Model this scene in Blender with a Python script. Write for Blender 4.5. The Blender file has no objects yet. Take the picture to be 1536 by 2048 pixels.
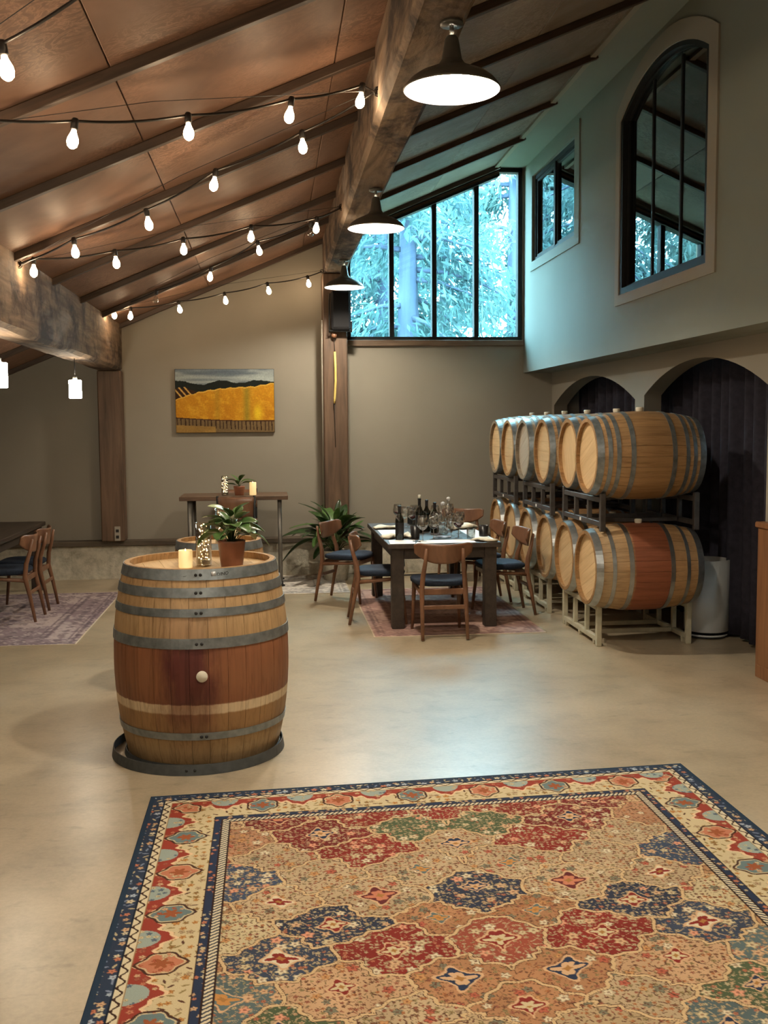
import bpy, bmesh, math, random
import numpy as np
from mathutils import Vector, Matrix
PI = math.pi
random.seed(7)
rng = np.random.default_rng(7)
sc = bpy.context.scene
COL = sc.collection

# ------------------------------------------------------------------ camera
cam_d = bpy.data.cameras.new('camera')
cam = bpy.data.objects.new('camera', cam_d)
COL.objects.link(cam)
F_PX = 2080.0
cam_d.lens = 36.0 * F_PX / 2048.0
cam_d.sensor_width = 36.0
cam_d.clip_start = 0.05
cam_d.clip_end = 400
yaw, pitch, roll = math.atan(223 / F_PX), math.atan(174 / F_PX), 0.0074
fw = Vector((math.sin(yaw) * math.cos(pitch), math.cos(yaw) * math.cos(pitch), -math.sin(pitch)))
r0 = Vector((math.cos(yaw), -math.sin(yaw), 0))
u0 = r0.cross(fw)
rr = r0 * math.cos(roll) - u0 * math.sin(roll)
uu = u0 * math.cos(roll) + r0 * math.sin(roll)
M = Matrix((rr, uu, -fw)).transposed().to_4x4()
M.translation = (0, 0, 1.75)
cam.matrix_world = M
sc.camera = cam

# ------------------------------------------------------------------ world, exposure
world = bpy.data.worlds.new('world')
sc.world = world
world.use_nodes = True
bg = world.node_tree.nodes['Background']
SKY_COL = (0.53, 0.85, 1.0, 1)
SKY_STR = 31.0
bg.inputs[0].default_value = SKY_COL
bg.inputs[1].default_value = SKY_STR
LAMP_L = 800.0         # radiance of the bulbs inside the barn lamps
BULB_L = 70.0         # string bulbs
CYL_L = 72.0           # white cylinder pendants
sc.view_settings.view_transform = 'Standard'
sc.view_settings.look = 'None'
sc.view_settings.gamma = 1.0
sc.view_settings.exposure = 0.20
sc.view_settings.use_curve_mapping = False
sc.cycles.use_denoising = True
sc.cycles.max_bounces = 5
sc.cycles.diffuse_bounces = 4
sc.cycles.glossy_bounces = 3
sc.cycles.use_adaptive_sampling = True
sc.cycles.adaptive_threshold = 0.12
sc.cycles.adaptive_min_samples = 16
sc.cycles.transparent_max_bounces = 14
sc.cycles.sample_clamp_indirect = 6.0
sc.cycles.caustics_reflective = False
sc.cycles.caustics_refractive = False

# ------------------------------------------------------------------ helpers
def lin(c):
    return tuple((x / 255 / 12.92) if x / 255 <= 0.04045 else ((x / 255 + 0.055) / 1.055) ** 2.4 for x in c)

class MB:
    """collects geometry for one mesh"""
    def __init__(s):
        s.v = []; s.f = []; s.smooth = []
    def add(s, vs, fs, smooth=False):
        o = len(s.v)
        s.v += [tuple(p) for p in vs]
        s.f += [tuple(i + o for i in f) for f in fs]
        s.smooth += [smooth] * len(fs)
        return s
    def box(s, c, d, rot=None, ch=0.0):
        hx, hy, hz = d[0] / 2, d[1] / 2, d[2] / 2
        if ch <= 0:
            vs = [Vector((x, y, z)) for z in (-hz, hz) for x, y in ((-hx, -hy), (hx, -hy), (hx, hy), (-hx, hy))]
            fs = [(3, 2, 1, 0), (4, 5, 6, 7), (0, 1, 5, 4), (1, 2, 6, 5), (2, 3, 7, 6), (3, 0, 4, 7)]
        else:
            bm = bmesh.new()
            bmesh.ops.create_cube(bm, size=1)
            bmesh.ops.scale(bm, vec=d, verts=bm.verts)
            bmesh.ops.bevel(bm, geom=list(bm.edges), offset=min(ch, min(d) * 0.45), segments=1, affect='EDGES', profile=0.5)
            bm.verts.index_update()
            vs = [v.co.copy() for v in bm.verts]
            fs = [[v.index for v in f.verts] for f in bm.faces]
            bm.free()
        if rot is not None:
            vs = [rot @ v for v in vs]
        c = Vector(c)
        return s.add([v + c for v in vs], fs)
    def bx(s, x0, x1, y0, y1, z0, z1, ch=0.0):
        return s.box(((x0 + x1) / 2, (y0 + y1) / 2, (z0 + z1) / 2), (x1 - x0, y1 - y0, z1 - z0), None, ch)
    def prism(s, poly, axis, a, b):
        """poly in the two other axes (cyclic order), extruded along axis from a to b"""
        def P(p, t):
            if axis == 'x': return (t, p[0], p[1])
            if axis == 'y': return (p[0], t, p[1])
            return (p[0], p[1], t)
        n = len(poly)
        vs = [P(p, a) for p in poly] + [P(p, b) for p in poly]
        fs = [tuple(range(n))[::-1], tuple(range(n, 2 * n))] + [(i, (i + 1) % n, n + (i + 1) % n, n + i) for i in range(n)]
        return s.add(vs, fs)
    def lathe(s, prof, n=24, c=(0, 0, 0), smooth=True, rot=None):
        vs, fs = [], []
        m = len(prof)
        for (r, z) in prof:
            for k in range(n):
                a = 2 * PI * k / n
                vs.append(Vector((r * math.cos(a), r * math.sin(a), z)))
        for i in range(m - 1):
            for k in range(n):
                k2 = (k + 1) % n
                fs.append((i * n + k, i * n + k2, (i + 1) * n + k2, (i + 1) * n + k))
        if prof[0][0] > 1e-5: fs.append(tuple(range(n))[::-1])
        if prof[-1][0] > 1e-5: fs.append(tuple((m - 1) * n + k for k in range(n)))
        if rot is not None: vs = [rot @ v for v in vs]
        c = Vector(c)
        return s.add([v + c for v in vs], fs, smooth)
    def lathe_open(s, prof, n=24, c=(0, 0, 0), smooth=True):
        vs, fs = [], []
        m = len(prof)
        for (r, z) in prof:
            for k in range(n):
                a = 2 * PI * k / n
                vs.append((c[0] + r * math.cos(a), c[1] + r * math.sin(a), c[2] + z))
        for i in range(m - 1):
            for k in range(n):
                k2 = (k + 1) % n
                fs.append((i * n + k, i * n + k2, (i + 1) * n + k2, (i + 1) * n + k))
        return s.add(vs, fs, smooth)
    def tube(s, pts, r, n=8, smooth=True, cap=True):
        pts = [Vector(p) for p in pts]
        rs = r if isinstance(r, (list, tuple)) else [r] * len(pts)
        vs, fs = [], []
        prev = None
        for i, p in enumerate(pts):
            if i == 0: t = pts[1] - pts[0]
            elif i == len(pts) - 1: t = pts[-1] - pts[-2]
            else: t = (pts[i + 1] - pts[i]).normalized() + (pts[i] - pts[i - 1]).normalized()
            t.normalize()
            if prev is None:
                a = t.orthogonal().normalized()
            else:
                a = (prev - t * prev.dot(t)).normalized()
            prev = a
            b = t.cross(a)
            for k in range(n):
                g = 2 * PI * k / n
                vs.append(p + (a * math.cos(g) + b * math.sin(g)) * rs[i])
        for i in range(len(pts) - 1):
            for k in range(n):
                k2 = (k + 1) % n
                fs.append((i * n + k, i * n + k2, (i + 1) * n + k2, (i + 1) * n + k))
        if cap:
            fs.append(tuple(range(n))[::-1]); fs.append(tuple((len(pts) - 1) * n + k for k in range(n)))
        return s.add(vs, fs, smooth)
    def sphere(s, c, r, n=10, m=6, sz=1.0):
        prof = [(0.0 if i in (0, m) else r * math.sin(PI * i / m), -r * sz * math.cos(PI * i / m)) for i in range(m + 1)]
        prof[0] = (r * 0.02, prof[0][1]); prof[-1] = (r * 0.02, prof[-1][1])
        return s.lathe(prof, n, c)
    def grid(s, fn, nu, nv, smooth=True, closed_back=None):
        vs = [fn(i / nu, j / nv) for j in range(nv + 1) for i in range(nu + 1)]
        fs = [(j * (nu + 1) + i, j * (nu + 1) + i + 1, (j + 1) * (nu + 1) + i + 1, (j + 1) * (nu + 1) + i) for j in range(nv) for i in range(nu)]
        return s.add(vs, fs, smooth)
    def mesh(s, name, mat=None):
        me = bpy.data.meshes.new(name)
        me.from_pydata(s.v, [], s.f)
        if any(s.smooth):
            me.polygons.foreach_set('use_smooth', s.smooth)
        if mat is not None: me.materials.append(mat)
        me.update()
        return me
    def build(s, name, mat, parent=None, loc=(0, 0, 0), rot=(0, 0, 0)):
        return link(name, s.mesh(name, mat), parent, loc, rot)

def link(name, data, parent=None, loc=(0, 0, 0), rot=(0, 0, 0)):
    o = bpy.data.objects.new(name, data)
    COL.objects.link(o)
    o.location = loc; o.rotation_euler = rot
    if parent is not None: o.parent = parent
    return o
def tag(o, label, cat, group=None):
    o['label'] = label; o['category'] = cat
    if group: o['group'] = group
    return o
def thing(name, label, cat, loc=(0, 0, 0), rotz=0.0, group=None):
    o = link(name, None, None, loc, (0, 0, rotz))
    o.empty_display_size = 0.1
    return tag(o, label, cat, group)
def struct(o):
    o['kind'] = 'structure'
    return o
def copy_tree(o, parent=None):
    c = o.copy(); COL.objects.link(c)
    c.parent = parent
    for ch in list(o.children): copy_tree(ch, c)
    return c
def solid(mb, th, nrm=None):
    """give a sheet (grid) thickness"""
    bm = bmesh.new()
    me = mb.mesh('tmp'); bm.from_mesh(me); bpy.data.meshes.remove(me)
    bmesh.ops.recalc_face_normals(bm, faces=bm.faces)
    bmesh.ops.solidify(bm, geom=list(bm.faces), thickness=th)
    out = MB()
    bm.verts.index_update()
    out.add([v.co.copy() for v in bm.verts], [[v.index for v in f.verts] for f in bm.faces], True)
    bm.free()
    return out
def holed(name, outer, holes, depth, mat, axes, off, parent=None):
    """flat slab with holes; outer / holes are lists of 2D points, axes maps (u, v, w) to xyz"""
    cu = bpy.data.curves.new(name, 'CURVE')
    cu.dimensions = '2D'; cu.fill_mode = 'BOTH'; cu.extrude = depth / 2
    for loop in [outer] + holes:
        sp = cu.splines.new('POLY')
        sp.points.add(len(loop) - 1)
        for p, q in zip(sp.points, loop): p.co = (q[0], q[1], 0, 1)
        sp.use_cyclic_u = True
    o = bpy.data.objects.new('tmp', cu); COL.objects.link(o)
    dg = bpy.context.evaluated_depsgraph_get()
    me = bpy.data.meshes.new_from_object(o.evaluated_get(dg))
    bpy.data.objects.remove(o); bpy.data.curves.remove(cu)
    co = np.empty(len(me.vertices) * 3); me.vertices.foreach_get('co', co)
    co = co.reshape(-1, 3)
    new = np.empty_like(co)
    for k, ax in enumerate(axes): new[:, 'xyz'.index(ax)] = co[:, k]
    new['xyz'.index(axes[2]) if False else slice(None), 'xyz'.index(axes[2])] += off
    me.vertices.foreach_set('co', new.ravel())
    me.materials.clear(); me.materials.append(mat); me.update()
    bm = bmesh.new(); bm.from_mesh(me); bmesh.ops.recalc_face_normals(bm, faces=bm.faces); bm.to_mesh(me); bm.free()
    me.name = name
    return link(name, me, parent)

# ------------------------------------------------------------------ materials
def base_mat(name):
    m = bpy.data.materials.new(name); m.use_nodes = True
    nt = m.node_tree
    b = nt.nodes['Principled BSDF']
    return m, nt, b
def node(nt, typ, **kw):
    n = nt.nodes.new(typ)
    for k, v in kw.items():
        if hasattr(n, k) and not k.startswith('i_'): setattr(n, k, v)
    return n
def setin(n, **kw):
    for k, v in kw.items():
        key = k.replace('_', ' ')
        n.inputs[key].default_value = v
def ramp(nt, stops, interp='LINEAR'):
    r = nt.nodes.new('ShaderNodeValToRGB')
    r.color_ramp.interpolation = interp
    els = r.color_ramp.elements
    while len(els) < len(stops): els.new(0.5)
    for e, (p, c) in zip(els, stops):
        e.position = p; e.color = (*c[:3], 1)
    return r
def coords(nt, scale=(1, 1, 1), kind='Object', rnd=False):
    tc = nt.nodes.new('ShaderNodeTexCoord')
    mp = nt.nodes.new('ShaderNodeMapping')
    mp.inputs['Scale'].default_value = scale
    nt.links.new(tc.outputs[kind], mp.inputs['Vector'])
    if rnd:
        oi = nt.nodes.new('ShaderNodeObjectInfo')
        mu = nt.nodes.new('ShaderNodeMath'); mu.operation = 'MULTIPLY'; mu.inputs[1].default_value = 37.0
        nt.links.new(oi.outputs['Random'], mu.inputs[0])
        cb = nt.nodes.new('ShaderNodeCombineXYZ')
        for k in 'XYZ': nt.links.new(mu.outputs[0], cb.inputs[k])
        nt.links.new(cb.outputs[0], mp.inputs['Location'])
    return mp.outputs[0]
def noise(nt, vec, scale=5, detail=4, rough=0.55, dist=0.0):
    n = nt.nodes.new('ShaderNodeTexNoise')
    n.inputs['Scale'].default_value = scale; n.inputs['Detail'].default_value = detail
    n.inputs['Roughness'].default_value = rough; n.inputs['Distortion'].default_value = dist
    nt.links.new(vec, n.inputs['Vector'])
    return n.outputs['Fac']
def mixc(nt, fac, a, b, mode='MIX'):
    m = nt.nodes.new('ShaderNodeMix'); m.data_type = 'RGBA'; m.blend_type = mode
    for sock, val in ((m.inputs[0], fac), (m.inputs[6], a), (m.inputs[7], b)):
        if isinstance(val, (int, float)): sock.default_value = val
        elif isinstance(val, tuple): sock.default_value = (*val[:3], 1)
        else: nt.links.new(val, sock)
    return m.outputs[2]
def bump(nt, b, h, strength=0.3, dist=0.01):
    bp = nt.nodes.new('ShaderNodeBump')
    bp.inputs['Strength'].default_value = strength; bp.inputs['Distance'].default_value = dist
    nt.links.new(h, bp.inputs['Height']); nt.links.new(bp.outputs[0], b.inputs['Normal'])
def randval(nt, col, amt=0.25):
    """per-object brightness variation"""
    oi = nt.nodes.new('ShaderNodeObjectInfo')
    mr = nt.nodes.new('ShaderNodeMapRange')
    mr.inputs['To Min'].default_value = 1 - amt; mr.inputs['To Max'].default_value = 1 + amt * 0.6
    nt.links.new(oi.outputs['Random'], mr.inputs['Value'])
    hs = nt.nodes.new('ShaderNodeHueSaturation')
    nt.links.new(mr.outputs[0], hs.inputs['Value']); nt.links.new(col, hs.inputs['Color'])
    return hs.outputs[0]
def plain(name, c, rough=0.6, metal=0.0, var=0.08, scale=8.0, bmp=0.0, spec=0.5):
    m, nt, b = base_mat(name)
    f = noise(nt, coords(nt), scale, 3)
    a = tuple(x * (1 - var) for x in c); d = tuple(min(1, x * (1 + var)) for x in c)
    r = ramp(nt, [(0.3, a), (0.7, d)])
    nt.links.new(f, r.inputs[0]); nt.links.new(r.outputs[0], b.inputs['Base Color'])
    setin(b, Roughness=rough, Metallic=metal)
    b.inputs['Specular IOR Level'].default_value = spec
    if bmp: bump(nt, b, f, bmp)
    return m
def wood(name, dark, light, grain=(30, 30, 2), rough=0.5, rnd=True, bmp=0.15, knots=0.0, var=0.2, kind='Object', spec=0.5):
    m, nt, b = base_mat(name)
    v = coords(nt, grain, kind, rnd)
    f = noise(nt, v, 1.0, 6, 0.62, 0.6)
    r = ramp(nt, [(0.28, dark), (0.72, light)])
    nt.links.new(f, r.inputs[0])
    col = r.outputs[0]
    if knots:
        g = noise(nt, coords(nt, tuple(x * 0.18 for x in grain), kind, rnd), 1.0, 3, 0.6, 1.2)
        kr = ramp(nt, [(0.58, (0, 0, 0)), (0.75, (1, 1, 1))]); nt.links.new(g, kr.inputs[0])
        mm = nt.nodes.new('ShaderNodeMath'); mm.operation = 'MULTIPLY'; mm.inputs[1].default_value = knots
        nt.links.new(kr.outputs[0], mm.inputs[0])
        col = mixc(nt, mm.outputs[0], col, tuple(x * 0.35 for x in dark))
    if rnd: col = randval(nt, col, var)
    nt.links.new(col, b.inputs['Base Color'])
    setin(b, Roughness=rough)
    b.inputs['Specular IOR Level'].default_value = spec
    if bmp: bump(nt, b, f, bmp, 0.004)
    return m
def emit(name, c, s):
    m = bpy.data.materials.new(name); m.use_nodes = True
    nt = m.node_tree; nt.nodes.clear()
    e = nt.nodes.new('ShaderNodeEmission'); o = nt.nodes.new('ShaderNodeOutputMaterial')
    e.inputs[0].default_value = (*c, 1); e.inputs[1].default_value = s
    nt.links.new(e.outputs[0], o.inputs[0])
    return m
def glass(name, tint=(1, 1, 1), ior=1.5, rough=0.0, boost=1.0, milk=0.0, milk_col=(0.9, 0.9, 0.9)):
    """thin clear glass: see-through plus Fresnel reflection"""
    m = bpy.data.materials.new(name); m.use_nodes = True
    nt = m.node_tree; nt.nodes.clear()
    o = nt.nodes.new('ShaderNodeOutputMaterial')
    t = nt.nodes.new('ShaderNodeBsdfTransparent'); t.inputs[0].default_value = (*tint, 1)
    g = nt.nodes.new('ShaderNodeBsdfGlossy'); g.inputs['Roughness'].default_value = rough
    lw = nt.nodes.new('ShaderNodeLayerWeight'); lw.inputs[0].default_value = 0.5
    pw = nt.nodes.new('ShaderNodeMath'); pw.operation = 'POWER'; pw.inputs[1].default_value = 4.0
    nt.links.new(lw.outputs['Facing'], pw.inputs[0])
    f0 = ((ior - 1) / (ior + 1)) ** 2
    mu = nt.nodes.new('ShaderNodeMath'); mu.operation = 'MULTIPLY_ADD'; mu.use_clamp = True
    mu.inputs[1].default_value = (1 - f0) * boost; mu.inputs[2].default_value = f0 * boost
    nt.links.new(pw.outputs[0], mu.inputs[0])
    mx = nt.nodes.new('ShaderNodeMixShader')
    nt.links.new(mu.outputs[0], mx.inputs[0]); nt.links.new(t.outputs[0], mx.inputs[1]); nt.links.new(g.outputs[0], mx.inputs[2])
    if milk:
        df = nt.nodes.new('ShaderNodeBsdfDiffuse'); df.inputs[0].default_value = (*milk_col, 1)
        m2 = nt.nodes.new('ShaderNodeMixShader'); m2.inputs[0].default_value = milk
        nt.links.new(mx.outputs[0], m2.inputs[1]); nt.links.new(df.outputs[0], m2.inputs[2])
        nt.links.new(m2.outputs[0], o.inputs[0])
    else:
        nt.links.new(mx.outputs[0], o.inputs[0])
    return m
def vcol(name, rough=0.9, fine=0.12, scale=260, bmp=0.25):
    m, nt, b = base_mat(name)
    at = nt.nodes.new('ShaderNodeAttribute'); at.attribute_name = 'col'
    f = noise(nt, coords(nt), scale, 2)
    r = ramp(nt, [(0.25, (1 - fine * 2,) * 3), (0.75, (1 + fine,) * 3)]); nt.links.new(f, r.inputs[0])
    nt.links.new(mixc(nt, 1.0, at.outputs['Color'], r.outputs[0], 'MULTIPLY'), b.inputs['Base Color'])
    setin(b, Roughness=rough); b.inputs['Specular IOR Level'].default_value = 0.15
    if bmp: bump(nt, b, f, bmp, 0.003)
    return m
MT = {}

# wall paint: greige with soft roller mottling
def paint(name, c):
    m, nt, b = base_mat(name)
    f = noise(nt, coords(nt), 1.3, 5); g = noise(nt, coords(nt), 90, 2)
    r = ramp(nt, [(0.3, tuple(x * 0.95 for x in c)), (0.7, tuple(x * 1.04 for x in c))])
    nt.links.new(f, r.inputs[0]); nt.links.new(r.outputs[0], b.inputs['Base Color'])
    setin(b, Roughness=0.75); b.inputs['Specular IOR Level'].default_value = 0.25
    bump(nt, b, g, 0.06, 0.002)
    return m
MT['wall'] = paint('greige_wall_paint', (0.285, 0.258, 0.212))
MT['upper'] = paint('pale_wall_paint', (0.255, 0.275, 0.245))
MT['casing'] = paint('casing_paint', (0.33, 0.30, 0.25))
def concrete_floor():
    m, nt, b = base_mat('polished_concrete')
    v = coords(nt)
    big = noise(nt, v, 0.55, 5, 0.6, 0.4); mid = noise(nt, v, 3.0, 6, 0.65, 0.3); fine = noise(nt, v, 45, 4, 0.7)
    r1 = ramp(nt, [(0.28, (0.31, 0.245, 0.158)), (0.5, (0.42, 0.342, 0.232)), (0.72, (0.485, 0.408, 0.292))]); nt.links.new(big, r1.inputs[0])
    r2 = ramp(nt, [(0.3, (0.76,) * 3), (0.52, (1.0,) * 3), (0.75, (1.10,) * 3)]); nt.links.new(mid, r2.inputs[0])
    c = mixc(nt, 1.0, r1.outputs[0], r2.outputs[0], 'MULTIPLY')
    r3 = ramp(nt, [(0.3, (0.88,) * 3), (0.7, (1.06,) * 3)]); nt.links.new(fine, r3.inputs[0])
    c = mixc(nt, 1.0, c, r3.outputs[0], 'MULTIPLY')
    # drips and scuffs: stretched dark marks
    st = noise(nt, coords(nt, (1.5, 3.2, 1)), 3.2, 4, 0.65, 0.3)
    r4 = ramp(nt, [(0.60, (0, 0, 0)), (0.72, (1, 1, 1))]); nt.links.new(st, r4.inputs[0])
    k = nt.nodes.new('ShaderNodeMath'); k.operation = 'MULTIPLY'; k.inputs[1].default_value = 0.45
    nt.links.new(r4.outputs[0], k.inputs[0])
    c = mixc(nt, k.outputs[0], c, (0.17, 0.135, 0.09))
    nt.links.new(c, b.inputs['Base Color'])
    setin(b, Roughness=0.30)
    b.inputs['Specular IOR Level'].default_value = 0.7
    bump(nt, b, fine, 0.05, 0.003)
    return m
MT['floor'] = concrete_floor()
def curb_mat():
    m, nt, b = base_mat('rough_concrete')
    v = coords(nt)
    f = noise(nt, v, 2.2, 7, 0.7, 0.5); g = noise(nt, v, 14, 5, 0.7)
    r = ramp(nt, [(0.25, (0.22, 0.20, 0.15)), (0.45, (0.50, 0.47, 0.38)), (0.75, (0.64, 0.60, 0.51))]); nt.links.new(f, r.inputs[0])
    r2 = ramp(nt, [(0.3, (0.7,) * 3), (0.6, (1.05,) * 3)]); nt.links.new(g, r2.inputs[0])
    nt.links.new(mixc(nt, 1.0, r.outputs[0], r2.outputs[0], 'MULTIPLY'), b.inputs['Base Color'])
    setin(b, Roughness=0.9); bump(nt, b, g, 0.5, 0.015)
    return m
MT['curb'] = curb_mat()
def plywood(name, k_, t_):
    m, nt, b = base_mat(name)
    T = lambda c: tuple(x * k_ * y for x, y in zip(c, t_))
    v = coords(nt, (1, 1, 1), 'Object', True)
    big = noise(nt, v, 1.1, 4, 0.6, 0.5)
    sw = noise(nt, coords(nt, (6.0, 9.0, 6.0), 'Object', True), 1.0, 3, 0.6, 4.5)
    r = ramp(nt, [(0.3, T((0.150, 0.082, 0.054))), (0.55, T((0.235, 0.136, 0.092))), (0.75, T((0.30, 0.182, 0.128)))]); nt.links.new(big, r.inputs[0])
    r2 = ramp(nt, [(0.42, (0.85,) * 3), (0.49, (1.0,) * 3), (0.55, (1.5,) * 3), (0.61, (1.0,) * 3)]); nt.links.new(sw, r2.inputs[0])
    msk = noise(nt, v, 0.9, 2)
    mr = ramp(nt, [(0.42, (0, 0, 0)), (0.6, (1, 1, 1))]); nt.links.new(msk, mr.inputs[0])
    sw2 = mixc(nt, mr.outputs[0], (1, 1, 1), r2.outputs[0])
    c = mixc(nt, 1.0, r.outputs[0], sw2, 'MULTIPLY')
    c = randval(nt, c, 0.12)
    nt.links.new(c, b.inputs['Base Color'])
    setin(b, Roughness=0.58); b.inputs['Specular IOR Level'].default_value = 0.22
    bump(nt, b, sw, 0.08, 0.003)
    return m
MT['ply'] = plywood('stained_plywood', 1.0, (1, 1, 1))
MT['ply_daylit'] = plywood('daylit_plywood', 1.0, (1.15, 1.62, 2.0))  # same plywood, with bluish window daylight tinted into its colour
MT['batten'] = wood('dark_batten', (0.030, 0.019, 0.013), (0.080, 0.048, 0.031), (2, 30, 30), 0.55, True, 0.1, 0, 0.15)
def beam_mat():
    m, nt, b = base_mat('weathered_timber')
    g = noise(nt, coords(nt, (14, 1.3, 14)), 1.0, 6, .62, .6)
    r = ramp(nt, [(.28, (.085, .056, .038)), (.72, (.31, .22, .15))]); nt.links.new(g, r.inputs[0])
    p = noise(nt, coords(nt, (3.0, 1.8, 2.2)), 1.0, 6, .7, .25)
    pr = ramp(nt, [(.47, (0, 0, 0)), (.60, (.92,) * 3)]); nt.links.new(p, pr.inputs[0])
    c = mixc(nt, pr.outputs[0], r.outputs[0], (.034, .028, .027))
    p2 = noise(nt, coords(nt, (2.2, .9, 3.0)), 1.0, 4, .6, .6)
    pr2 = ramp(nt, [(.55, (0, 0, 0)), (.72, (.6,) * 3)]); nt.links.new(p2, pr2.inputs[0])
    c = mixc(nt, pr2.outputs[0], c, (.40, .345, .30))
    nt.links.new(c, b.inputs['Base Color']); setin(b, Roughness=.82); b.inputs['Specular IOR Level'].default_value = .25
    bump(nt, b, p, .8, .02)
    return m
MT['beam'] = beam_mat()
MT['post'] = wood('fir_post', (0.058, 0.033, 0.019), (0.165, 0.098, 0.058), (16, 16, 1.2), 0.62, True, 0.25, 0.45, 0.08)
MT['sill'] = wood('dark_sill', (0.045, 0.034, 0.024), (0.12, 0.09, 0.06), (2, 30, 30), 0.7, False, 0.2)
MT['trimwood'] = wood('window_trim_wood', (0.10, 0.06, 0.035), (0.22, 0.14, 0.085), (2, 30, 30), 0.55, False, 0.1)
MT['frame'] = plain('dark_bronze_frame', (0.016, 0.017, 0.017), 0.6, 0.0, 0.1, 8, 0, .2)
MT['black'] = plain('black_plastic', (0.012, 0.012, 0.013), 0.32, 0, 0.1)
MT['walnut'] = wood('chair_walnut', (0.115, 0.052, 0.028), (0.235, 0.114, 0.061), (10, 10, 3), 0.34, True, 0.03, 0, 0.12)
MT['navy'] = plain('navy_seat_fabric', (0.014, 0.022, 0.040), 0.85, 0, 0.25, 60, 0.1, 0.3)
MT['espresso'] = wood('espresso_table', (0.022, 0.015, 0.011), (0.055, 0.038, 0.027), (20, 2, 20), 0.5, True, 0.04, 0, 0.1)
MT['steel'] = plain('galvanized_steel', (0.24, 0.265, 0.275), 0.42, 0.7, 0.28, 18, 0.04)
MT['steel_dark'] = plain('dull_dark_steel', (0.085, 0.092, 0.095), 0.5, 0.5, 0.25, 14)
MT['steel_bright'] = plain('bright_galvanized', (0.40, 0.42, 0.42), 0.30, 0.88, 0.2, 14, 0.03)
MT['rivet'] = plain('dark_rivet', (0.03, 0.03, 0.03), 0.5, 0.5)
MT['rack_dark'] = plain('dark_steel_rack', (0.055, 0.047, 0.042), 0.55, 0.25, 0.25, 20)
MT['rack_pale'] = plain('cream_painted_rack', (0.44, 0.41, 0.30), 0.55, 0.0, 0.15, 12, 0.03)
MT['pipe'] = plain('grey_pipe', (0.20, 0.19, 0.17), 0.45, 0.6, 0.15)
MT['white'] = plain('white_paper', (0.82, 0.80, 0.76), 0.7, 0, 0.03)
MT['linen'] = plain('cream_linen', (0.72, 0.66, 0.52), 0.85, 0, 0.08, 30, 0.1)
MT['rubber'] = plain('dark_rubber', (0.02, 0.02, 0.02), 0.7)
MT['matte'] = plain('matte_black', (.010, .010, .011), .75, 0, .1, 8, 0, .12)
MT['shade'] = plain('dark_enamel_shade', (0.085, 0.082, 0.070), 0.38, 0.3, 0.1)
MT['shade_in'] = plain('white_enamel', (0.85, 0.83, 0.78), 0.35)
MT['grey_can'] = plain('pale_grey_metal', (0.50, 0.50, 0.49), 0.5, 0.0, 0.03)
MT['silicone'] = plain('pale_silicone_bung', (0.66, 0.62, 0.50), 0.55, 0, 0.05)
MT['brass'] = plain('brass_pin', (0.6, 0.45, 0.2), 0.35, 0.9)
MT['terracotta'] = plain('terracotta_glaze', (0.23, 0.085, 0.045), 0.42, 0, 0.25, 9, 0.08)
MT['soil'] = plain('potting_soil', (0.03, 0.02, 0.014), 0.95, 0, 0.3, 60, 0.5)
MT['oakcab'] = wood('cabinet_wood', (0.15, 0.064, 0.026), (0.28, 0.13, 0.055), (22, 22, 2), 0.42, False, 0.08)
MT['bar_top'] = wood('high_table_wood', (0.06, 0.035, 0.022), (0.17, 0.10, 0.06), (2.5, 25, 25), 0.4, False, 0.06)
MT['wine'] = plain('red_wine', (0.05, 0.004, 0.008), 0.1)
MT['bottle'] = plain('dark_bottle_glass', (0.008, 0.009, 0.006), 0.06, 0, 0.1)
MT['glass'] = glass('clear_glass', (0.93, 0.94, 0.93), 2.1, 0.0, 1.6)
MT['pane'] = glass('window_glass', (0.84, 0.96, 0.98), 1.45, 0.0, 1.0)
MT['pane_in'] = glass('interior_window_glass', (0.6, 0.62, 0.62), 2.2, 0.0, 1.25)

# ------------------------------------------------------------------ the room
D = 12.30            # back wall
XU, XL = 3.01, 3.362  # upper right wall face, lower right wall face
ZS = 2.36            # underside of the upper wall
RS, RB = 0.4225, 3.626
def zr(x): return RB + RS * x
Y0 = -5.0            # wall behind the camera
XW = -6.0            # far left wall
struct(MB().bx(XW - .2, 4.6, Y0 - .2, D + .4, -0.2, 0).build('floor', MT['floor']))

# back wall with the tall window
wy0, wy1 = 0.90, 2.985
zroof_w = lambda x: min(zr(x), 4.745)
win = [(wy0, 2.745), (wy1, 2.745), (wy1, 4.75), (2.66, 4.75), (wy0, zr(wy0) - 0.005)]
outer = [(XW, 0), (4.6, 0), (4.6, 5.2), (3.5, 5.2), (-3.3, zr(-3.3) + 0.3), (XW, zr(-3.3) + 0.3)]
wb = holed('wall_back', outer, [win], 0.24, MT['wall'], 'xzy', D + 0.12)
struct(wb)
cb = struct(MB().bx(XW, 3.36, D - 0.13, D + .02, 0.0, 0.385).build('baseboard_back', MT['curb']))
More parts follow.
